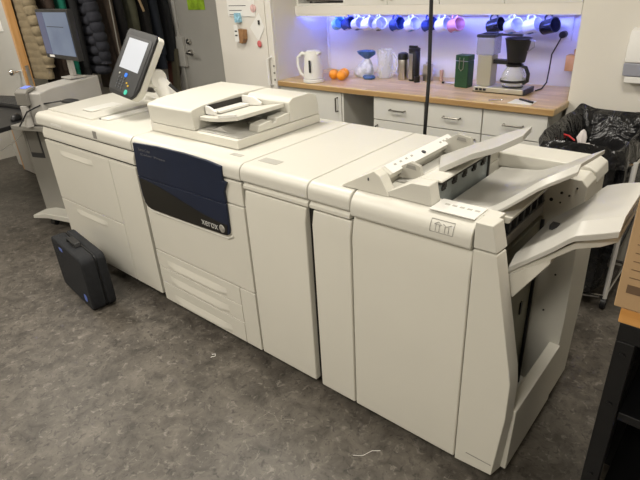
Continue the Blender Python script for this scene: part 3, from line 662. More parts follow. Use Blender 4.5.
# base block and recess
MB().prism([(-.529, .06), (-.376, .06), (-.369, .33), (-.409, .332), (-.42, .12), (-.529, .12)], 'y', 1.316, 1.739).build('base_block', cream, fi, bevel=.003)
MB().box(-.529, -.495, 1.313, 1.719, .121, .84).build('inner_panel', darksteel, fi)
mm = MB()
for y in (1.40, 1.50, 1.60): MB().box(-.4945, -.490, y, y+.015, .50, .55).build('panel_slot', black_m, fi)
MB().box(-.494, -.484, 1.69, 1.70, .121, .84).build('lift_rail', black_m, fi)
for (x, z) in ((-.45, .46), (-.43, .62)): MB().cyl((x, 1.7405, z), (x, 1.737, z), .0035).build('screw', black_m, fi)
for (x, z, r_) in ((-.455, .93, .0045), (-.455, .895, .003), (-.43, .925, .0035), (-.485, .90, .006), (-.41, .955, .003)): MB().cyl((x, 1.7405, z), (x, 1.737, z), r_).build('hole', black_m, fi)
# exit opening
MB().box(-.529, -.51, 1.375, 1.718, .86, .945).build('exit_slot', black_m, fi)
mm = MB()
for i in range(6): mm.box(-.509, -.495, 1.40+i*.055, 1.415+i*.055, .905, .945)
mm.box(-.509, -.497, 1.38, 1.71, .90, .906)
mm.build('exit_rollers', darkgrey, fi)
MB().box(-.509, -.494, 1.38, 1.70, .862, .898).build('exit_plate', midgrey, fi, bevel=.003)
MB().prism([(-.529, .946), (-.490, .948), (-.480, .970), (-.529, .970)], 'y', 1.375, 1.719).build('exit_lip', cream, fi, bevel=.003)
# hood with curtain
hood = [(-.89, .978), (-.775, 1.040), (-.714, 1.043), (-.702, .978)]
MB().prism(hood, 'y', 1.305, 1.36).prism([(-.84, .977), (-.775, 1.041), (-.712, 1.044), (-.702, 1.042), (-.700, 1.036), (-.722, 1.034), (-.722, .977)], 'y', 1.3605, 1.838).build('hood', creamtop, fi, bevel=.004)
MB().box(-.7215, -.712, 1.362, 1.72, .935, 1.034).build('curtain', curtain, fi)
cu_ = MB()
for i in range(5): cu_.box(-.714, -.704, 1.385+i*.07, 1.40+i*.07, 1.012, 1.036).box(-.714, -.706, 1.378+i*.07, 1.40+i*.07, 1.004, 1.014)
cu_.box(-.714, -.7035, 1.362, 1.72, 1.028, 1.037).box(-.714, -.706, 1.716, 1.724, .94, 1.036)
cu_.build('curtain_clips', seam_m, fi)
# trays
def tray(name, st_f, st_b, m, thick, relief=.008, parent=None, ncol=9, lip=0, lipw=.10):
    rows = []
    def lerp_st(st, n=17):
        L = [0]
        for a, b in zip(st, st[1:]): L.append(L[-1]+(Vector(a)-Vector(b)).length)
        out = []
        for k in range(n):
            s_ = L[-1]*k/(n-1); i = 0
            while i < len(L)-2 and s_ > L[i+1]: i += 1
            u = (s_-L[i])/max(1e-6, L[i+1]-L[i]); out.append(Vector(st[i]).lerp(Vector(st[i+1]), min(1, u)))
        return out
    f_, b_ = lerp_st(st_f), lerp_st(st_b)
    for i, (p, q) in enumerate(zip(f_, b_)):
        row = []
        for j in range(ncol):
            v = j/(ncol-1)
            if lip: v = (0, lipw, *[lipw+(1-lipw)*(k+1)/(ncol-2) for k in range(ncol-2)])[j]
            u = i/(len(f_)-1); r_ = p.lerp(q, v)
            dz = -relief*math.sin(PI*min(1, max(0, (v-.05)/.9)))*math.sin(PI*min(1, u*1.15)) if 0 < v < 1 else 0
            if .3 < v < .7 and u < .8: dz += relief*.9*math.sin(PI*u/.8)
            if lip and j == 0: dz -= lip
            row.append((r_.x, r_.y, r_.z+dz))
        rows.append(row)
    return MB().grid(rows, thick).build(name, m, parent, bevel=.002)
tray('output_tray', [(-.700, 1.385, .955), (-.56, 1.385, .972), (-.475, 1.385, 1.045), (-.42, 1.385, 1.095), (-.335, 1.40, 1.150)],
     [(-.705, 1.83, .950), (-.56, 1.83, .962), (-.47, 1.79, 1.015), (-.40, 1.70, 1.075), (-.325, 1.61, 1.135)], traygrey, .012, .010, fi, lip=.020, lipw=.07)
lt = tray('large_output_tray', [(-.455, 1.318, .868), (-.40, 1.315, .918), (-.34, 1.305, .975), (-.295, 1.30, 1.022), (-.24, 1.30, 1.043), (-.195, 1.30, 1.062)],
     [(-.455, 1.655, .862), (-.40, 1.65, .915), (-.35, 1.63, .965), (-.305, 1.61, 1.030), (-.255, 1.60, 1.052), (-.20, 1.59, 1.068)], traygrey, .018, .012, fi, lip=.026, lipw=.13)
tray('tray_support', [(-.455, 1.33, .822), (-.36, 1.325, .908), (-.29, 1.32, .972), (-.235, 1.33, .990), (-.20, 1.34, 1.010)],
     [(-.455, 1.64, .82), (-.36, 1.62, .91), (-.29, 1.60, .975), (-.235, 1.59, .995), (-.205, 1.57, 1.015)], cream, .022, 0, lt)
MB().prism([(-.455, .815), (-.454, .760), (-.435, .742), (-.345, .885), (-.345, .900)], 'y', 1.325, 1.60).build('tray_bracket', cream, lt, bevel=.003)
MB().box(-.395, -.375, 1.44, 1.47, .931, .945).build('tray_sensor', black_m, lt)
# sheet inserter
sec = [(-1.045, .9765), (-1.036, .986), (-.912, 1.054), (-.888, 1.040), (-.852, .9765)]
ib = MB().prism(sec, 'y', 1.30, 1.345).build('sheet_inserter', cream, P, bevel=.003)
ib['label'] = 'post process sheet inserter with angled tray on top of the finisher'
MB().prism([(-1.045, .9765), (-1.036, .986), (-.912, 1.054), (-.878, 1.034), (-.882, 1.018), (-.90, 1.010), (-.90, .9765)], 'y', 1.346, 1.80).build('hood', creamtop, ib, bevel=.003)
MB().prism([(-.911, 1.0555), (-.877, 1.0355), (-.8775, 1.0340), (-.911, 1.054)], 'y', 1.36, 1.79).build('label_strip', white_plastic, ib)
MB().cyl((-.8935, 1.58, 1.043), (-.8925, 1.58, 1.0468), .009, 20).build('round_symbol', ink, ib)
for i in range(4): MB().prism([(-.902, 1.0510), (-.896, 1.0475), (-.896, 1.0465), (-.902, 1.050)], 'y', 1.40+i*.035, 1.412+i*.035).build('strip_mark', paleink, ib)
for i in range(3): MB().prism([(-.898, 1.0487), (-.892, 1.0452), (-.892, 1.0442), (-.898, 1.0477)], 'y', 1.70+i*.025, 1.712+i*.025).build('strip_mark', paleink, ib)
MB().box(-.90, -.745, 1.346, 1.93, .9765, .990).build('inserter_base', creamtop, ib, bevel=.003)
MB().prism([(-.896, .991), (-.745, .991), (-.745, 1.012), (-.84, 1.004)], 'y', 1.40, 1.90).build('feed_bed', traygrey, ib, bevel=.003)
MB().prism([(-.895, 1.0), (-.80, 1.005), (-.815, 1.052), (-.85, 1.060), (-.895, 1.035)], 'y', 1.42, 1.436).build('front_guide', mat('guide grey', (.40, .385, .34), .4), ib, bevel=.002)
MB().prism([(-.895, 1.0), (-.77, 1.01), (-.79, 1.070), (-.84, 1.078), (-.895, 1.045)], 'y', 1.735, 1.75).build('rear_guide', mat('guide grey light', (.40, .385, .34), .4), ib, bevel=.002)
for (x, y, z) in ((-.845, 1.4185, 1.045), (-.825, 1.7335, 1.062)): MB().prism([(x-.02, z-.006), (x+.02, z-.009), (x+.015, z+.004), (x-.015, z+.006)], 'y', y, y+.001).build('guide_mark', inkgrey, ib)
tray('inserter_tray', [(-.755, 1.44, 1.050), (-.735, 1.44, 1.064), (-.645, 1.44, 1.119), (-.573, 1.44, 1.150), (-.505, 1.45, 1.192)],
     [(-.862, 1.65, 1.016), (-.807, 1.65, 1.044), (-.65, 1.65, 1.122), (-.61, 1.64, 1.142), (-.545, 1.63, 1.170)], traygrey, .020, .005, ib)
MB().prism([(-.86, .991), (-.745, .991), (-.735, 1.042), (-.765, 1.042)], 'y', 1.37, 1.68).build('tray_support', creamtop, ib, bevel=.004)
MB().box(-.935, -.93, 1.2985, 1.2995, 1.018, 1.028).build('lock_mark', ink, ib)
# ---- scanner with document feeder
sc = MB().box(-2.318, -1.672, 1.392, 1.93, .9765, 1.018).build('scanner', cream, P, bevel=.005)
sc['label'] = 'cream flatbed scanner with document feeder'
adf = MB().prism([(1.394, 1.019), (1.388, 1.104), (1.398, 1.114), (1.46, 1.124), (1.65, 1.134), (1.86, 1.134), (1.91, 1.118), (1.925, 1.06), (1.925, 1.019)], 'x', -2.314, -1.965).build('feeder_head', creamtop, sc, bevel=.006)
MB().prism([(1.72, 1.019), (1.72, 1.112), (1.745, 1.128), (1.86, 1.130), (1.91, 1.114), (1.925, 1.06), (1.925, 1.019)], 'x', -1.964, -1.672).build('rear_hump', creamtop, sc, bevel=.006)
MB().box(-1.96, -1.68, 1.41, 1.718, 1.0185, 1.0225).build('bed', traygrey, sc)
# output area relief
MB().prism([(-1.955, 1.023), (-1.88, 1.030), (-1.84, 1.044), (-1.80, 1.028), (-1.755, 1.023)], 'y', 1.44, 1.58).prism([(-1.86, 1.0228), (-1.80, 1.042), (-1.755, 1.030), (-1.745, 1.0228)], 'y', 1.581, 1.71).build('output_bed', traygrey, sc, bevel=.004)
MB().prism([(1.515, 1.0228), (1.525, 1.052), (1.60, 1.058), (1.605, 1.045), (1.63, 1.045), (1.635, 1.060), (1.7185, 1.066), (1.7185, 1.0228)], 'x', -1.735, -1.6725).build('corner_wedge', creamtop, sc, bevel=.003)
MB().box(-1.978, -1.960, 1.47, 1.715, 1.045, 1.118).build('feed_mouth', seam_m, sc)
it = MB().grid([[(x, y, z) for y in (1.43, 1.50, 1.60, 1.715)] for x, z in ((-1.99, 1.078), (-1.90, 1.080), (-1.82, 1.088), (-1.70, 1.108))], .018).build('input_tray', creamtop, sc, bevel=.003)
MB().prism([(-1.83, 1.083), (-1.705, 1.104), (-1.705, 1.118), (-1.83, 1.099)], 'y', 1.428, 1.436).build('tray_lip', creamlite, it, bevel=.003)
MB().prism([(-1.959, 1.083), (-1.89, 1.086), (-1.89, 1.100), (-1.93, 1.117), (-1.959, 1.120)], 'y', 1.465, 1.477).build('paper_guide', creamlite, it, bevel=.002)
MB().prism([(-1.959, 1.083), (-1.83, 1.090), (-1.83, 1.102), (-1.88, 1.124), (-1.959, 1.126)], 'y', 1.69, 1.702).build('paper_guide', creamlite, it, bevel=.002)
MB().box(-1.958, -1.90, 1.50, 1.68, 1.083, 1.094).build('tray_pad', creamlite, it, bevel=.002)
# ---- operator panel
bc = Vector((-2.695, 1.475, 1.105)); tp = Vector((-2.645, 1.655, 1.402))
uz = (tp-bc).normalized(); ux = Vector((1, .0, .03)).normalized(); un = ux.cross(uz).normalized()  # un: towards front
ux = uz.cross(-un).normalized()
if ux.x < 0: ux = -ux
if un.y > 0: un = -un
HL = (tp-bc).length
PM = Matrix((ux, uz, un)).transposed().to_4x4(); PM.translation = bc
def rr(w0, w1, h0, h1, r, n=5):
    out = []
    for cx, cy, a0 in ((w1-r, h1-r, 0), (w0+r, h1-r, PI/2), (w0+r, h0+r, PI), (w1-r, h0+r, 1.5*PI)):
        for i in range(n+1): a = a0+i/n*PI/2; out.append((cx+r*math.cos(a), cy+r*math.sin(a)))
    return out
taper = [(-.135, HL), (.135, HL), (.152, HL-.015), (.155, .06), (.14, .02), (.11, -.005), (-.11, -.012), (-.14, .015), (-.155, .06), (-.15, HL-.015)]
cp = MB().prism(taper, 'z', -.050, -.012).xf(PM).build('operator_panel', creamtop, P, bevel=.008, seg=3)
MB().prism(taper, 'z', -.0118, .004).xf(PM).build('bezel', black_m, cp, bevel=.004)
MB().prism(rr(-.135, .135, .01, HL-.035, .02), 'z', .0042, .006).xf(PM).build('face_plate', darkgrey, cp)
MB().prism([(-.10, .135), (.10, .135), (.10, HL-.05), (-.10, HL-.05)], 'z', .0062, .0075).xf(PM).build('screen', ui_screen, cp)
keyblue = mat('blue key', (.03, .12, .5), .3, emit=(.05, .25, 1), estr=.5); keygreen = mat('green key', (.05, .4, .3), .3, emit=(.1, .7, .45), estr=.25)
keyy = mat('amber key', (.6, .4, .05), .3); keyk = mat('dark key', (.08, .085, .09), .4)
def key(x, y, r_, m): MB().cyl((x, y, .006), (x, y, .010), r_, 12).xf(PM).build('key', m, cp)
key(.0, .105, .012, keyblue); key(.055, .02, .014, keygreen); key(.055, .055, .006, keyy); key(.035, .067, .005, keyy); key(-.07, .105, .005, mat('white key', (.5, .5, .45), .4))
key(.05, -.0+.002, .006, mat('white key small', (.5, .5, .45), .4)) if False else None
for i in range(4):
    for j in range(3): key(-.06+j*.028, .03+i*.018, .006, keyk)
# arm of the panel
MB().tube([(-2.60, 1.60, 1.20), (-2.58, 1.64, 1.16), (-2.56, 1.67, 1.10), (-2.55, 1.69, 1.04), (-2.55, 1.70, .976)], [.035, .045, .05, .052, .056], 14).build('panel_arm', creamlite, cp)
MB().cyl((-2.64, 1.63, 1.17), (-2.54, 1.63, 1.17), .05, 20).build('panel_hinge', creamlite, cp, bevel=.004)
MB().tube([(-2.50, 1.66, 1.14), (-2.46, 1.70, 1.08), (-2.47, 1.72, 1.0), (-2.50, 1.72, .978)], .009, 8).build('panel_cable', black_m, cp)
MB().box(-2.66, -2.60, 1.60, 1.66, .9765, 1.02).build('panel_foot', darkgrey, cp, bevel=.01)
# casters and feet
for x, y in ((-3.2, 1.36), (-2.45, 1.36), (-3.2, 1.9), (-2.45, 1.9), (-2.2, 1.36), (-1.65, 1.36), (-2.2, 1.9), (-1.65, 1.9), (-1.45, 1.36), (-1.25, 1.9), (-1.08, 1.36), (-.62, 1.36), (-1.08, 1.9), (-.62, 1.9)):
    MB().cyl((x-.015, y, .027), (x+.015, y, .027), .0268, 18).box(x-.02, x+.02, y-.012, y+.012, .03, .08).build('caster', black_m, P)
tagp = MB().box(-.50, -.41, 1.2605, 1.2618, .105, .108).build('base_mark', inkgrey, fi)

# ================================================================== FLOOR CASE
cs = thing('carry_case', 'dark rectangular zip carry case standing on the floor against the printer', 'case', (-2.815, 1.07, 0), -.12)
bodyp = rr(-.24, .24, .004, .335, .038, 6)
MB().prism(bodyp, 'y', -.070, .012).build('front_shell', navy_fab, cs, bevel=.012, seg=3, world=False)
MB().prism(rr(-.235, .235, .0045, .332, .038, 6), 'y', .0125, .0175).build('zip_band', black_m, cs, world=False)
MB().prism(bodyp, 'y', .018, .068).build('back_shell', navy_fab, cs, bevel=.012, seg=3, world=False)
MB().prism([(-.07, .336), (-.06, .360), (.06, .360), (.07, .336), (.052, .336), (.045, .348), (-.045, .348), (-.052, .336)], 'y', -.03, .008).build('handle', black_m, cs, bevel=.004, world=False)
MB().prism(rr(-.10, -.045, .285, .305, .008), 'y', -.0722, -.0705).build('top_emblem', bluelogo, cs, world=False)
MB().prism(rr(.135, .18, .045, .09, .02), 'y', -.0722, -.0705).build('corner_emblem', bluelogo, cs, world=False)

# ================================================================== PRINT SERVER CORNER
sv = thing('print_server', 'light grey print server box with a small blue display', 'server', (-3.80, 1.43, .80), .33)
MB().prism([(0, .001), (.56, .001), (.56, .245), (.10, .235), (0, .22)], 'x', -.10, .09).build('body', servergrey, sv, bevel=.010, world=False)
MB().prism([(-.03, .14), (-.001, .14), (-.001, .222), (.07, .236), (.07, .258), (.0, .246), (-.03, .225)], 'x', -.105, .0).build('display_nose', midgrey, sv, bevel=.008, world=False)
MB().prism([(.008, .2490), (.055, .2570), (.055, .2580), (.008, .2500)], 'x', -.08, -.025).build('display', lcd, sv, world=False)
MB().cyl((-.045, -.028, .001), (-.045, -.028, .14), .026, 20).build('nose_stem', servergrey, sv, world=False)
mo = thing('monitor', 'black framed flat monitor standing on the grey print server', 'monitor', (-3.95, 1.82, 1.046), 0)
MB().box(-.08, .06, -.05, .07, 0, .012).build('foot', servergrey, mo, bevel=.003, world=False)
MB().prism([(-.06, .012), (.0, .012), (.0, .30), (-.06, .30)], 'y', .01, .035).build('stand_column', servergrey, mo, bevel=.004, world=False)
MX = Matrix.LocRotScale(Vector((.0, -.02, .30)), Euler((0, 0, -.05)), None)
MB().box(-.272, .272, -.02, .018, -.165, .165).xf(MX).build('housing', black_m, mo, bevel=.005, world=False)
MB().box(-.25, .25, -.0225, -.0205, -.135, .145).xf(MX).build('screen', monitor_screen(), mo, world=False)
MB().box(-.25, -.14, -.024, -.0226, -.135, .145).xf(MX).build('screen_sidebar', mat('sidebar', (.03, .03, .05), .3, emit=(.045, .055, .11), estr=1), mo, world=False)
MB().box(-.20, -.12, -.024, -.0206, -.155, -.14).xf(MX).build('sticker', paper_m, mo, world=False)
MB().box(-.12, .16, -.0235, -.0226, .05, .054).xf(MX).build('screen_line', black_m, mo, world=False)
dkk = thing('server_stand', 'grey stand with black top and pale foot left of the printer', 'stand', (-3.80, 1.43, 0), .33)
MB().box(-1.45, -.25, -.30, .85, .765, .797).build('top', black_m, dkk, bevel=.004, world=False)
MB().box(-.249, .13, -.02, .60, .765, .797).build('server_plate', greypaint_mid, dkk, bevel=.003, world=False)
MB().box(-.33, .12, .12, .36, .09, .764).build('pillar', greypaint_mid, dkk, bevel=.004, world=False)
MB().box(-.30, -.17, .1155, .1195, .52, .745).build('pillar_window', darkgrey, dkk, bevel=.003, world=False)
MB().box(-.29, -.18, .112, .1153, .56, .735).build('window_insert', midgrey, dkk, world=False)
MB().prism([(-.35, .06), (-.34, .09), (-.22, .115), (.10, .105), (.10, .06), (-.20, .075)], 'y', .0, .30).build('foot', creamtop, dkk, bevel=.006, world=False)
MB().cyl((-.22, .06, .026), (-.18, .06, .026), .025, 16).box(-.21, -.19, .04, .08, .03, .06).build('caster', black_m, dkk, world=False)
kb = thing('keyboard', 'black keyboard on the black stand top at the left edge', 'keyboard', (-4.78, 1.66, .7985), .12)
MB().box(-.24, .24, -.085, .085, 0, .022).build('body', black_m, kb, bevel=.004, world=False)
kk = MB()
for r_ in range(5):
    for c_ in range(15): kk.box(-.228+c_*.0305, -.202+c_*.0305, -.075+r_*.031, -.05+r_*.031, .0225, .030)
kk.build('keys', darkgrey, kb, world=False)
ms = thing('mouse', 'black computer mouse in front of the keyboard', 'mouse', (-4.17, 1.43, .7985), .9)
MB().loft([[( .036*s*math.cos(a), .062*s*math.sin(a), z) for a in [2*PI*i/20 for i in range(20)]] for s, z in ((.95, 0), (1, .008), (.95, .02), (.75, .034), (.35, .042))]).build('shell', black_m, ms, world=False)
MB().cyl((-.003, .03, .034), (.003, .03, .034), .008, 12).build('wheel', midgrey, ms, world=False)
pn = thing('colour_probe', 'small black device on a stem in front of the grey print server', 'device', (-3.60, 1.60, .7985), .3)
MB().cyl((0, 0, 0), (0, 0, .02), .03).build('base', black_m, pn, world=False)
MB().cyl((0, 0, .02), (0, 0, .145), .012).build('stem', black_m, pn, world=False)
MB().loft([[(.075*s*math.cos(a), .04*s*math.sin(a), z) for a in [2*PI*i/20 for i in range(20)]] for s, z in ((.6, .145), (1, .152), (.95, .162), (.5, .17))]).build('head', black_m, pn, world=False)
MB().tube([(-.07, -.01, .158), (-.16, -.09, .15), (-.24, -.16, .11), (-.30, -.2, .02)], .005, 6).build('lead', black_m, pn, world=False)
tag(MB().tube([(-4.13, 1.50, .762), (-4.25, 1.42, .64), (-4.45, 1.25, .50), (-4.6, 1.1, .36)], .004, 6).build('hanging_cable', white_plastic), 'thin pale cable hanging under the black stand top', 'cable')
# low cabinet behind
lc = thing('upright_panel', 'pale grey upright panel with a wooden edge behind the black table top', 'panel', (-5.2, 2.1, 0))
MB().box(-5.64, -5.02, 1.885, 1.925, .012, .74).build('body', servergrey, lc, bevel=.004)
MB().box(-5.64, -5.02, 1.868, 1.8845, .012, .735).build('front', servergrey, lc, bevel=.003)
MB().box(-5.665, -5.641, 1.868, 1.925, .012, .74).build('wooden_edge', woodedge, lc)
MB().box(-5.60, -5.06, 1.89, 1.92, .0, .0118).build('plinth', black_m, lc)

# ================================================================== COATS
def fab(name, c, n_=.15, b_=.4, sc_=120): return mat(name, c, .9, noise=n_, scale=14, bump=b_, bscale=sc_)
rk = thing('coat_rail', 'wall side coat rail above the hanging coats', 'rail', (-5.1, 2.8, 1.8))
MB().cyl((-5.1, 2.0, 1.80), (-5.1, 3.46, 1.80), .014).build('rod', steel, rk)
MB().cyl((-5.1, 2.05, 1.815), (-5.1, 2.05, 2.599), .010).build('hanging_rod', steel, rk); MB().cyl((-5.1, 3.42, 1.815), (-5.1, 3.42, 2.599), .010).build('hanging_rod', steel, rk)
def coat(label, y, zb, m, wx=.46, th=.13, puffy=0, x=-5.1, name='coat', cat='coat', seed=0, lean=0):
    t = thing(name, label, cat, (x, y, zb), 0, 'coats on the rail')
    rg = random.Random(seed); ph = [rg.random()*6.28 for _ in range(4)]
    def ring(w, d, z):
        out = []; n = 36
        for k in range(n):
            a = 2*PI*k/n
            f = 1+.13*math.sin(5*a+ph[0]+z*1.5)+.08*math.sin(9*a+ph[1]-z*2)
            ca, sa = math.cos(a), math.sin(a)
            out.append((x+w/2*(abs(ca)**.7)*(1 if ca > 0 else -1), y+lean*(1.7-z)+d/2*f*(abs(sa)**.8)*(1 if sa > 0 else -1), z))
        return out
    H = 1.74-zb; rings = []; N = 110 if puffy else 26
    for i in range(N+1):
        u = i/N; z = zb+H*u
        w = wx*(1.0-.05*u) if u < .88 else wx*(1-.05*u)*(1-(u-.88)/.12*.78)
        d = th*(1.05-.2*u) if u < .9 else th*.85*(1-(u-.9)/.1*.5)
        if puffy: q = abs(math.sin(u*H*PI/(.085 if puffy > .5 else .06))); w *= 1-.16*puffy+.16*puffy*q**.5; d *= 1-.45*puffy+.62*puffy*q**.5
        rings.append(ring(w, d, z))
    MB().loft(rings).build('body', m, t)
    # two sleeves hanging at the near and far ends
    for sx in (1, -1):
        pts_ = []; rad = []
        for i in range(57):
            u = i/56; z = 1.60-u*min(.62, 1.5-zb)
            pts_.append((x+sx*(wx*.40+.035*math.sin(u*2.2)), y+lean*(1.7-z)+.012*math.sin(u*3+ph[2]), z))
            r_ = .066-.02*u
            if puffy: r_ *= .8+.35*abs(math.sin(u*.62*PI/.085))**.6
            rad.append(min(r_*(th/.13), th*.5))
        MB().tube(pts_, rad, 14).build('sleeve', m, t)
    MB().tube([(x-.17, y, 1.70), (x-.05, y, 1.765), (x, y, 1.775), (x+.05, y, 1.765), (x+.17, y, 1.70)], .006, 6).tube([(x, y, 1.775), (x, y, 1.80), (x+.012, y, 1.822), (x, y, 1.83), (x-.012, y, 1.82)], .0025, 6).build('hanger', steel, t)
    return t
coat('khaki quilted jacket, leftmost coat on the rail', 2.07, .93, fab('khaki quilt', (.23, .185, .115)), .44, .11, .12, seed=1)
coat('dark brown coat between the khaki jacket and the monitor', 2.22, .78, fab('dark brown wool', (.035, .022, .016)), .42, .08, seed=2)
coat('black coat hanging behind the monitor', 2.425, .86, fab('black wool', (.010, .010, .011)), .44, .08, seed=3)
coat('emerald green coat showing below the monitor', 2.335, .72, fab('emerald cloth', (.005, .13, .085)), .40, .07, seed=4)
coat('puffy dark navy down jacket right of the monitor', 2.54, .90, fab('navy down', (.026, .027, .036), .1, .15), .50, .13, 1, x=-5.02, seed=5)
coat('long taupe brown coat right of the puffy navy jacket', 2.76, .72, fab('taupe wool', (.085, .062, .048)), .46, .092, seed=6)
coat('black coat behind the thin hanging cable', 2.87, .70, fab('black cotton', (.012, .011, .012)), .46, .085, seed=7)
coat('olive green parka above the control panel', 2.98, .82, fab('olive cotton', (.075, .075, .048)), .46, .092, seed=8)
coat('near black coat with a tan strap beside the olive parka', 3.11, .72, fab('near black', (.010, .009, .009)), .46, .092, seed=9)
coat('dark blue long coat near the grey door', 3.24, .84, fab('midnight blue', (.014, .018, .028)), .46, .092, seed=10)
coat('black shell jacket, last coat before the grey door', 3.37, .90, fab('black shell', (.014, .015, .018)), .44, .08, seed=11)
tag(MB().tube([(-4.87, 3.02, 1.66), (-4.85, 3.05, 1.52), (-4.86, 3.09, 1.40)], .012, 6).build('tan_strap', mat('tan webbing', (.42, .30, .18), .8)), 'tan strap hanging between the dark coats', 'strap')
tag(MB().tube([(-3.72, 2.12, 2.59), (-3.74, 2.12, 1.9), (-3.76, 2.13, 1.50), (-3.79, 2.14, 1.25), (-3.78, 2.13, 1.0), (-3.74, 2.12, .86), (-3.70, 2.12, .5), (-3.7, 2.12, .01)], .0045, 6).build('ceiling_cable', midgrey), 'thin pale grey cable hanging in front of the coats', 'cable')
tag(MB().tube([(-1.195, 2.12, 2.59), (-1.19, 2.12, 1.6), (-1.185, 2.12, 1.2), (-1.195, 2.12, .95), (-1.19, 2.12, .5), (-1.19, 2.12, .01)], .0085, 8).build('power_cable', black_m), 'black power cord hanging from the ceiling behind the printer', 'cord')
for i, (x, y, m, lb, h_, ln) in enumerate([(-4.98, 3.36, mat('dark red board', (.10, .03, .022), .6), 'dark reddish board leaning beside the grey door', .93, .03), (-4.80, 3.30, mat('olive board', (.14, .125, .085), .6), 'narrow olive brown board standing among the boards beside the grey door', 1.0, .0), ]):
    pass
tag(MB().prism([(3.30, 0.001), (3.33, 0.001), (3.42, .95), (3.39, .95)], 'x', -5.06, -4.96).build('leaning_board', mat('dark red board', (.11, .035, .025), .6)), 'dark reddish board leaning beside the grey door', 'board')
tag(MB().prism([(3.26, 0.001), (3.29, 0.001), (3.40, 1.02), (3.37, 1.02)], 'x', -4.94, -4.85).build('leaning_board', mat('olive board', (.10, .09, .06), .6)), 'olive brown board leaning right beside the reddish board', 'board')

# ================================================================== BIN BAG AND RACK
bb = thing('bin_stand', 'wheeled steel bin stand holding a black bin bag', 'stand', (-.56, 2.80, 0))
for x, y in ((-.76, 3.04), (-.76, 2.50), (-.395, 3.04), (-.395, 2.62)):
    MB().tube([(x, y, .06), (x, y, .79)], .012, 8).build('post', white_plastic, bb)
MB().tube([(-.76, 2.50, .78), (-.395, 2.62, .78), (-.395, 3.04, .78), (-.76, 3.04, .78), (-.76, 2.50, .78)], .010, 8).build('top_ring', chrome, bb)
MB().tube([(-.76, 2.50, .07), (-.395, 2.62, .07), (-.395, 3.04, .07), (-.76, 3.04, .07), (-.76, 2.50, .07)], .010, 8).build('bottom_ring', chrome, bb)
for x, y in ((-.76, 3.04), (-.76, 2.50), (-.395, 3.04), (-.395, 2.62)):
    MB().cyl((x-.012, y, .031), (x+.012, y, .031), .03, 16).build('caster', black_m, bb)
MB().tube([(-.41, 2.70, .86), (-.41, 2.70, 1.03), (-.40, 2.71, 1.08), (-.36, 2.74, 1.10), (-.30, 2.78, 1.10)], .013, 8).build('push_handle', black_m, bb)
bag = thing('bin_bag', 'black bin bag spread open in the steel stand', 'bin bag', (-.585, 2.77, .09))
def bagring(cx, cy, hx, hy, z, amp, seed, n=56, zamp=0):
    rg = random.Random(seed); p1, p2, p3 = [rg.random()*6 for _ in range(3)]; out = []
    for k in range(n):
        a = 2*PI*k/n; ca, sa = math.cos(a), math.sin(a)
        ex = .32
        f = 1+amp*math.sin(6*a+p1+z*6)+amp*.8*math.sin(11*a+p2-z*9)+amp*.5*math.sin(17*a+p3)
        out.append((cx+hx*f*(abs(ca)**ex)*(1 if ca > 0 else -1), cy+hy*f*(abs(sa)**ex)*(1 if sa > 0 else -1), z+zamp*math.sin(5*a+p2)))
    return out
O = []
for i in range(12):
    u = i/11; z = .10+u*.70
    O.append(bagring(-.585, 2.77, ( .15+.03*min(1, u*2.5)), .20+.07*min(1, u*2.5), z, .05, 3+0*i))
O += [bagring(-.60, 2.77, .20, .30, .80, .03, 3), bagring(-.61, 2.77, .205, .305, .86, .02, 3, zamp=.01), bagring(-.61, 2.77, .19, .295, .90, .01, 3, zamp=.012), bagring(-.61, 2.77, .16, .26, .875, .015, 3)]
for i in range(6): O.append(bagring(-.585, 2.77, .145-.01*i, .225-.012*i, .80-.07*i, .04, 9))
O = [[(x, y, z+(max(0, z-.6))*(y-2.77)*.25) for x, y, z in r_] for r_ in O]
MB().loft(O).build('liner', binbag, bag)
crumple((-.61, 2.74, .60), .13, (.9, 1.2, .8), 3).build('rubbish', mat('crumpled rubbish', (.3, .29, .28), .5, bump=.6), bag)
tag(crumple((-.63, 2.67, .77), .062, (1.1, 1, .75), 8, .6).loft(lumpy([(.018, .03), (.014, .06), (.022, .09), (.012, .12), (.003, .13)], (-.645, 2.66, .77), 16, .25, 4)).build('white_plastic_bag', mat('white film', (.75, .70, .68), .5, bump=.7, bscale=40)), 'crumpled white plastic bag inside the black bin bag', 'plastic bag')
tag(MB().tube([(-.735, 2.70, .84), (-.73, 2.66, .865), (-.70, 2.63, .87), (-.67, 2.63, .85)], .004, 6).build('red_string', red_m), 'red string inside the black bin bag', 'string')

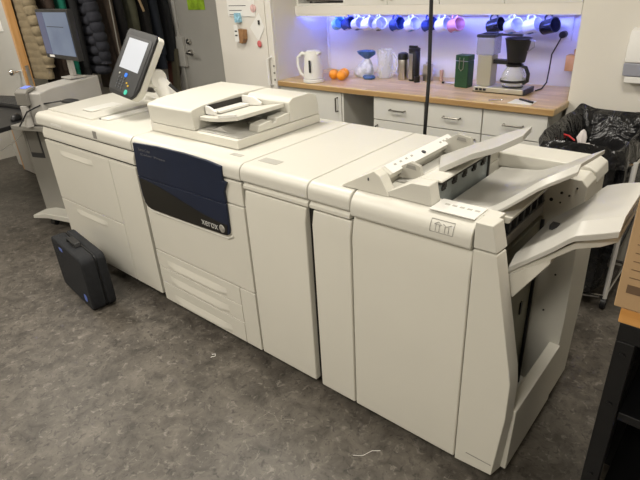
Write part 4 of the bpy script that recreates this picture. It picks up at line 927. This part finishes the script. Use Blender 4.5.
# ================================================================== BLACK SHELF AND CARTON
shelf_black = mat('matt black steel', (.0045, .0045, .005), .5, noise=.1)
bs = thing('shelf_unit', 'black metal shelf unit with an orange wooden top at the right edge', 'shelf', (.1, 1.35, 0))
MB().box(-.137, .45, 1.15, 1.65, .885, .925).build('wooden_top', shelfwood, bs, bevel=.003)
MB().box(-.132, .445, 1.153, 1.645, .835, .884).build('top_frame', shelf_black, bs, bevel=.002)
for x0, y0 in ((-.132, 1.153), (.405, 1.153), (-.132, 1.605), (.405, 1.605)):
    MB().box(x0, x0+.04, y0, y0+.04, 0, .834).build('leg', shelf_black, bs, bevel=.002)
MB().box(-.09, .403, 1.165, 1.60, .60, .625).build('shelf_board', shelf_black, bs, bevel=.002)
MB().box(-.09, .403, 1.165, 1.60, .20, .225).build('shelf_board', shelf_black, bs, bevel=.002)
MB().box(-.125, -.12, 1.194, 1.604, .05, .834).build('side_sheet', shelf_black, bs)
MB().box(-.09, .403, 1.62, 1.625, .05, .834).build('back_sheet', shelf_black, bs)
mm = MB()
for z in (.80, .65, .4): mm.cyl((-.112, 1.1535, z), (-.112, 1.149, z), .006, 12)
mm.build('bolts', shelf_black, bs)
ct = thing('cardboard_box', 'brown cardboard box on the black shelf unit, cut by the photo edge', 'box', (.05, 1.36, .926))
MB().box(-.152, .30, 1.145, 1.56, .9265, 1.33).build('carton', cardboard, ct, bevel=.003)
mm = MB()
for i in range(6): mm.box(-.135, -.01, 1.1438, 1.1448, 1.005+i*.02, 1.0065+i*.02)
mm.box(-.135, -.01, 1.1438, 1.1448, .968, .988)
mm.build('printed_lines', mat('brown print', (.13, .08, .045), .8), ct)
text_part('printed_letter', 'X', mat('dark print', (.06, .04, .03), .8), ct, Vector((-.095, 1.1442, 1.15)), .05, (PI/2, 0, 0))
# litter on the floor
tag(MB().loft([[( .02*s*math.cos(a)*(1+.3*math.sin(3*a)), .012*s*math.sin(a), z) for a in [2*PI*i/12 for i in range(12)]] for s, z in ((1, 0), (.8, .004), (.3, .006))]).build('paper_scrap', paper_m), 'tiny white paper scrap on the floor near the shelf unit', 'scrap').location = (-.42, 1.16, .001)
tag(MB().tube([(0, 0, .003), (.012, .02, .003), (.0, .03, .003), (-.012, .018, .003)], .0015, 6).build('paper_scrap', paper_m), 'small white thread on the floor in front of the printer', 'scrap').location = (-1.75, 1.12, .001)
tag(MB().tube([(0, 0, .002), (.03, .02, .002), (.045, .06, .002), (.07, .08, .002)], .0009, 6).build('paper_scrap', paper_m), 'thin white thread on the floor by the finisher doors', 'scrap').location = (-.86, 1.08, .001)
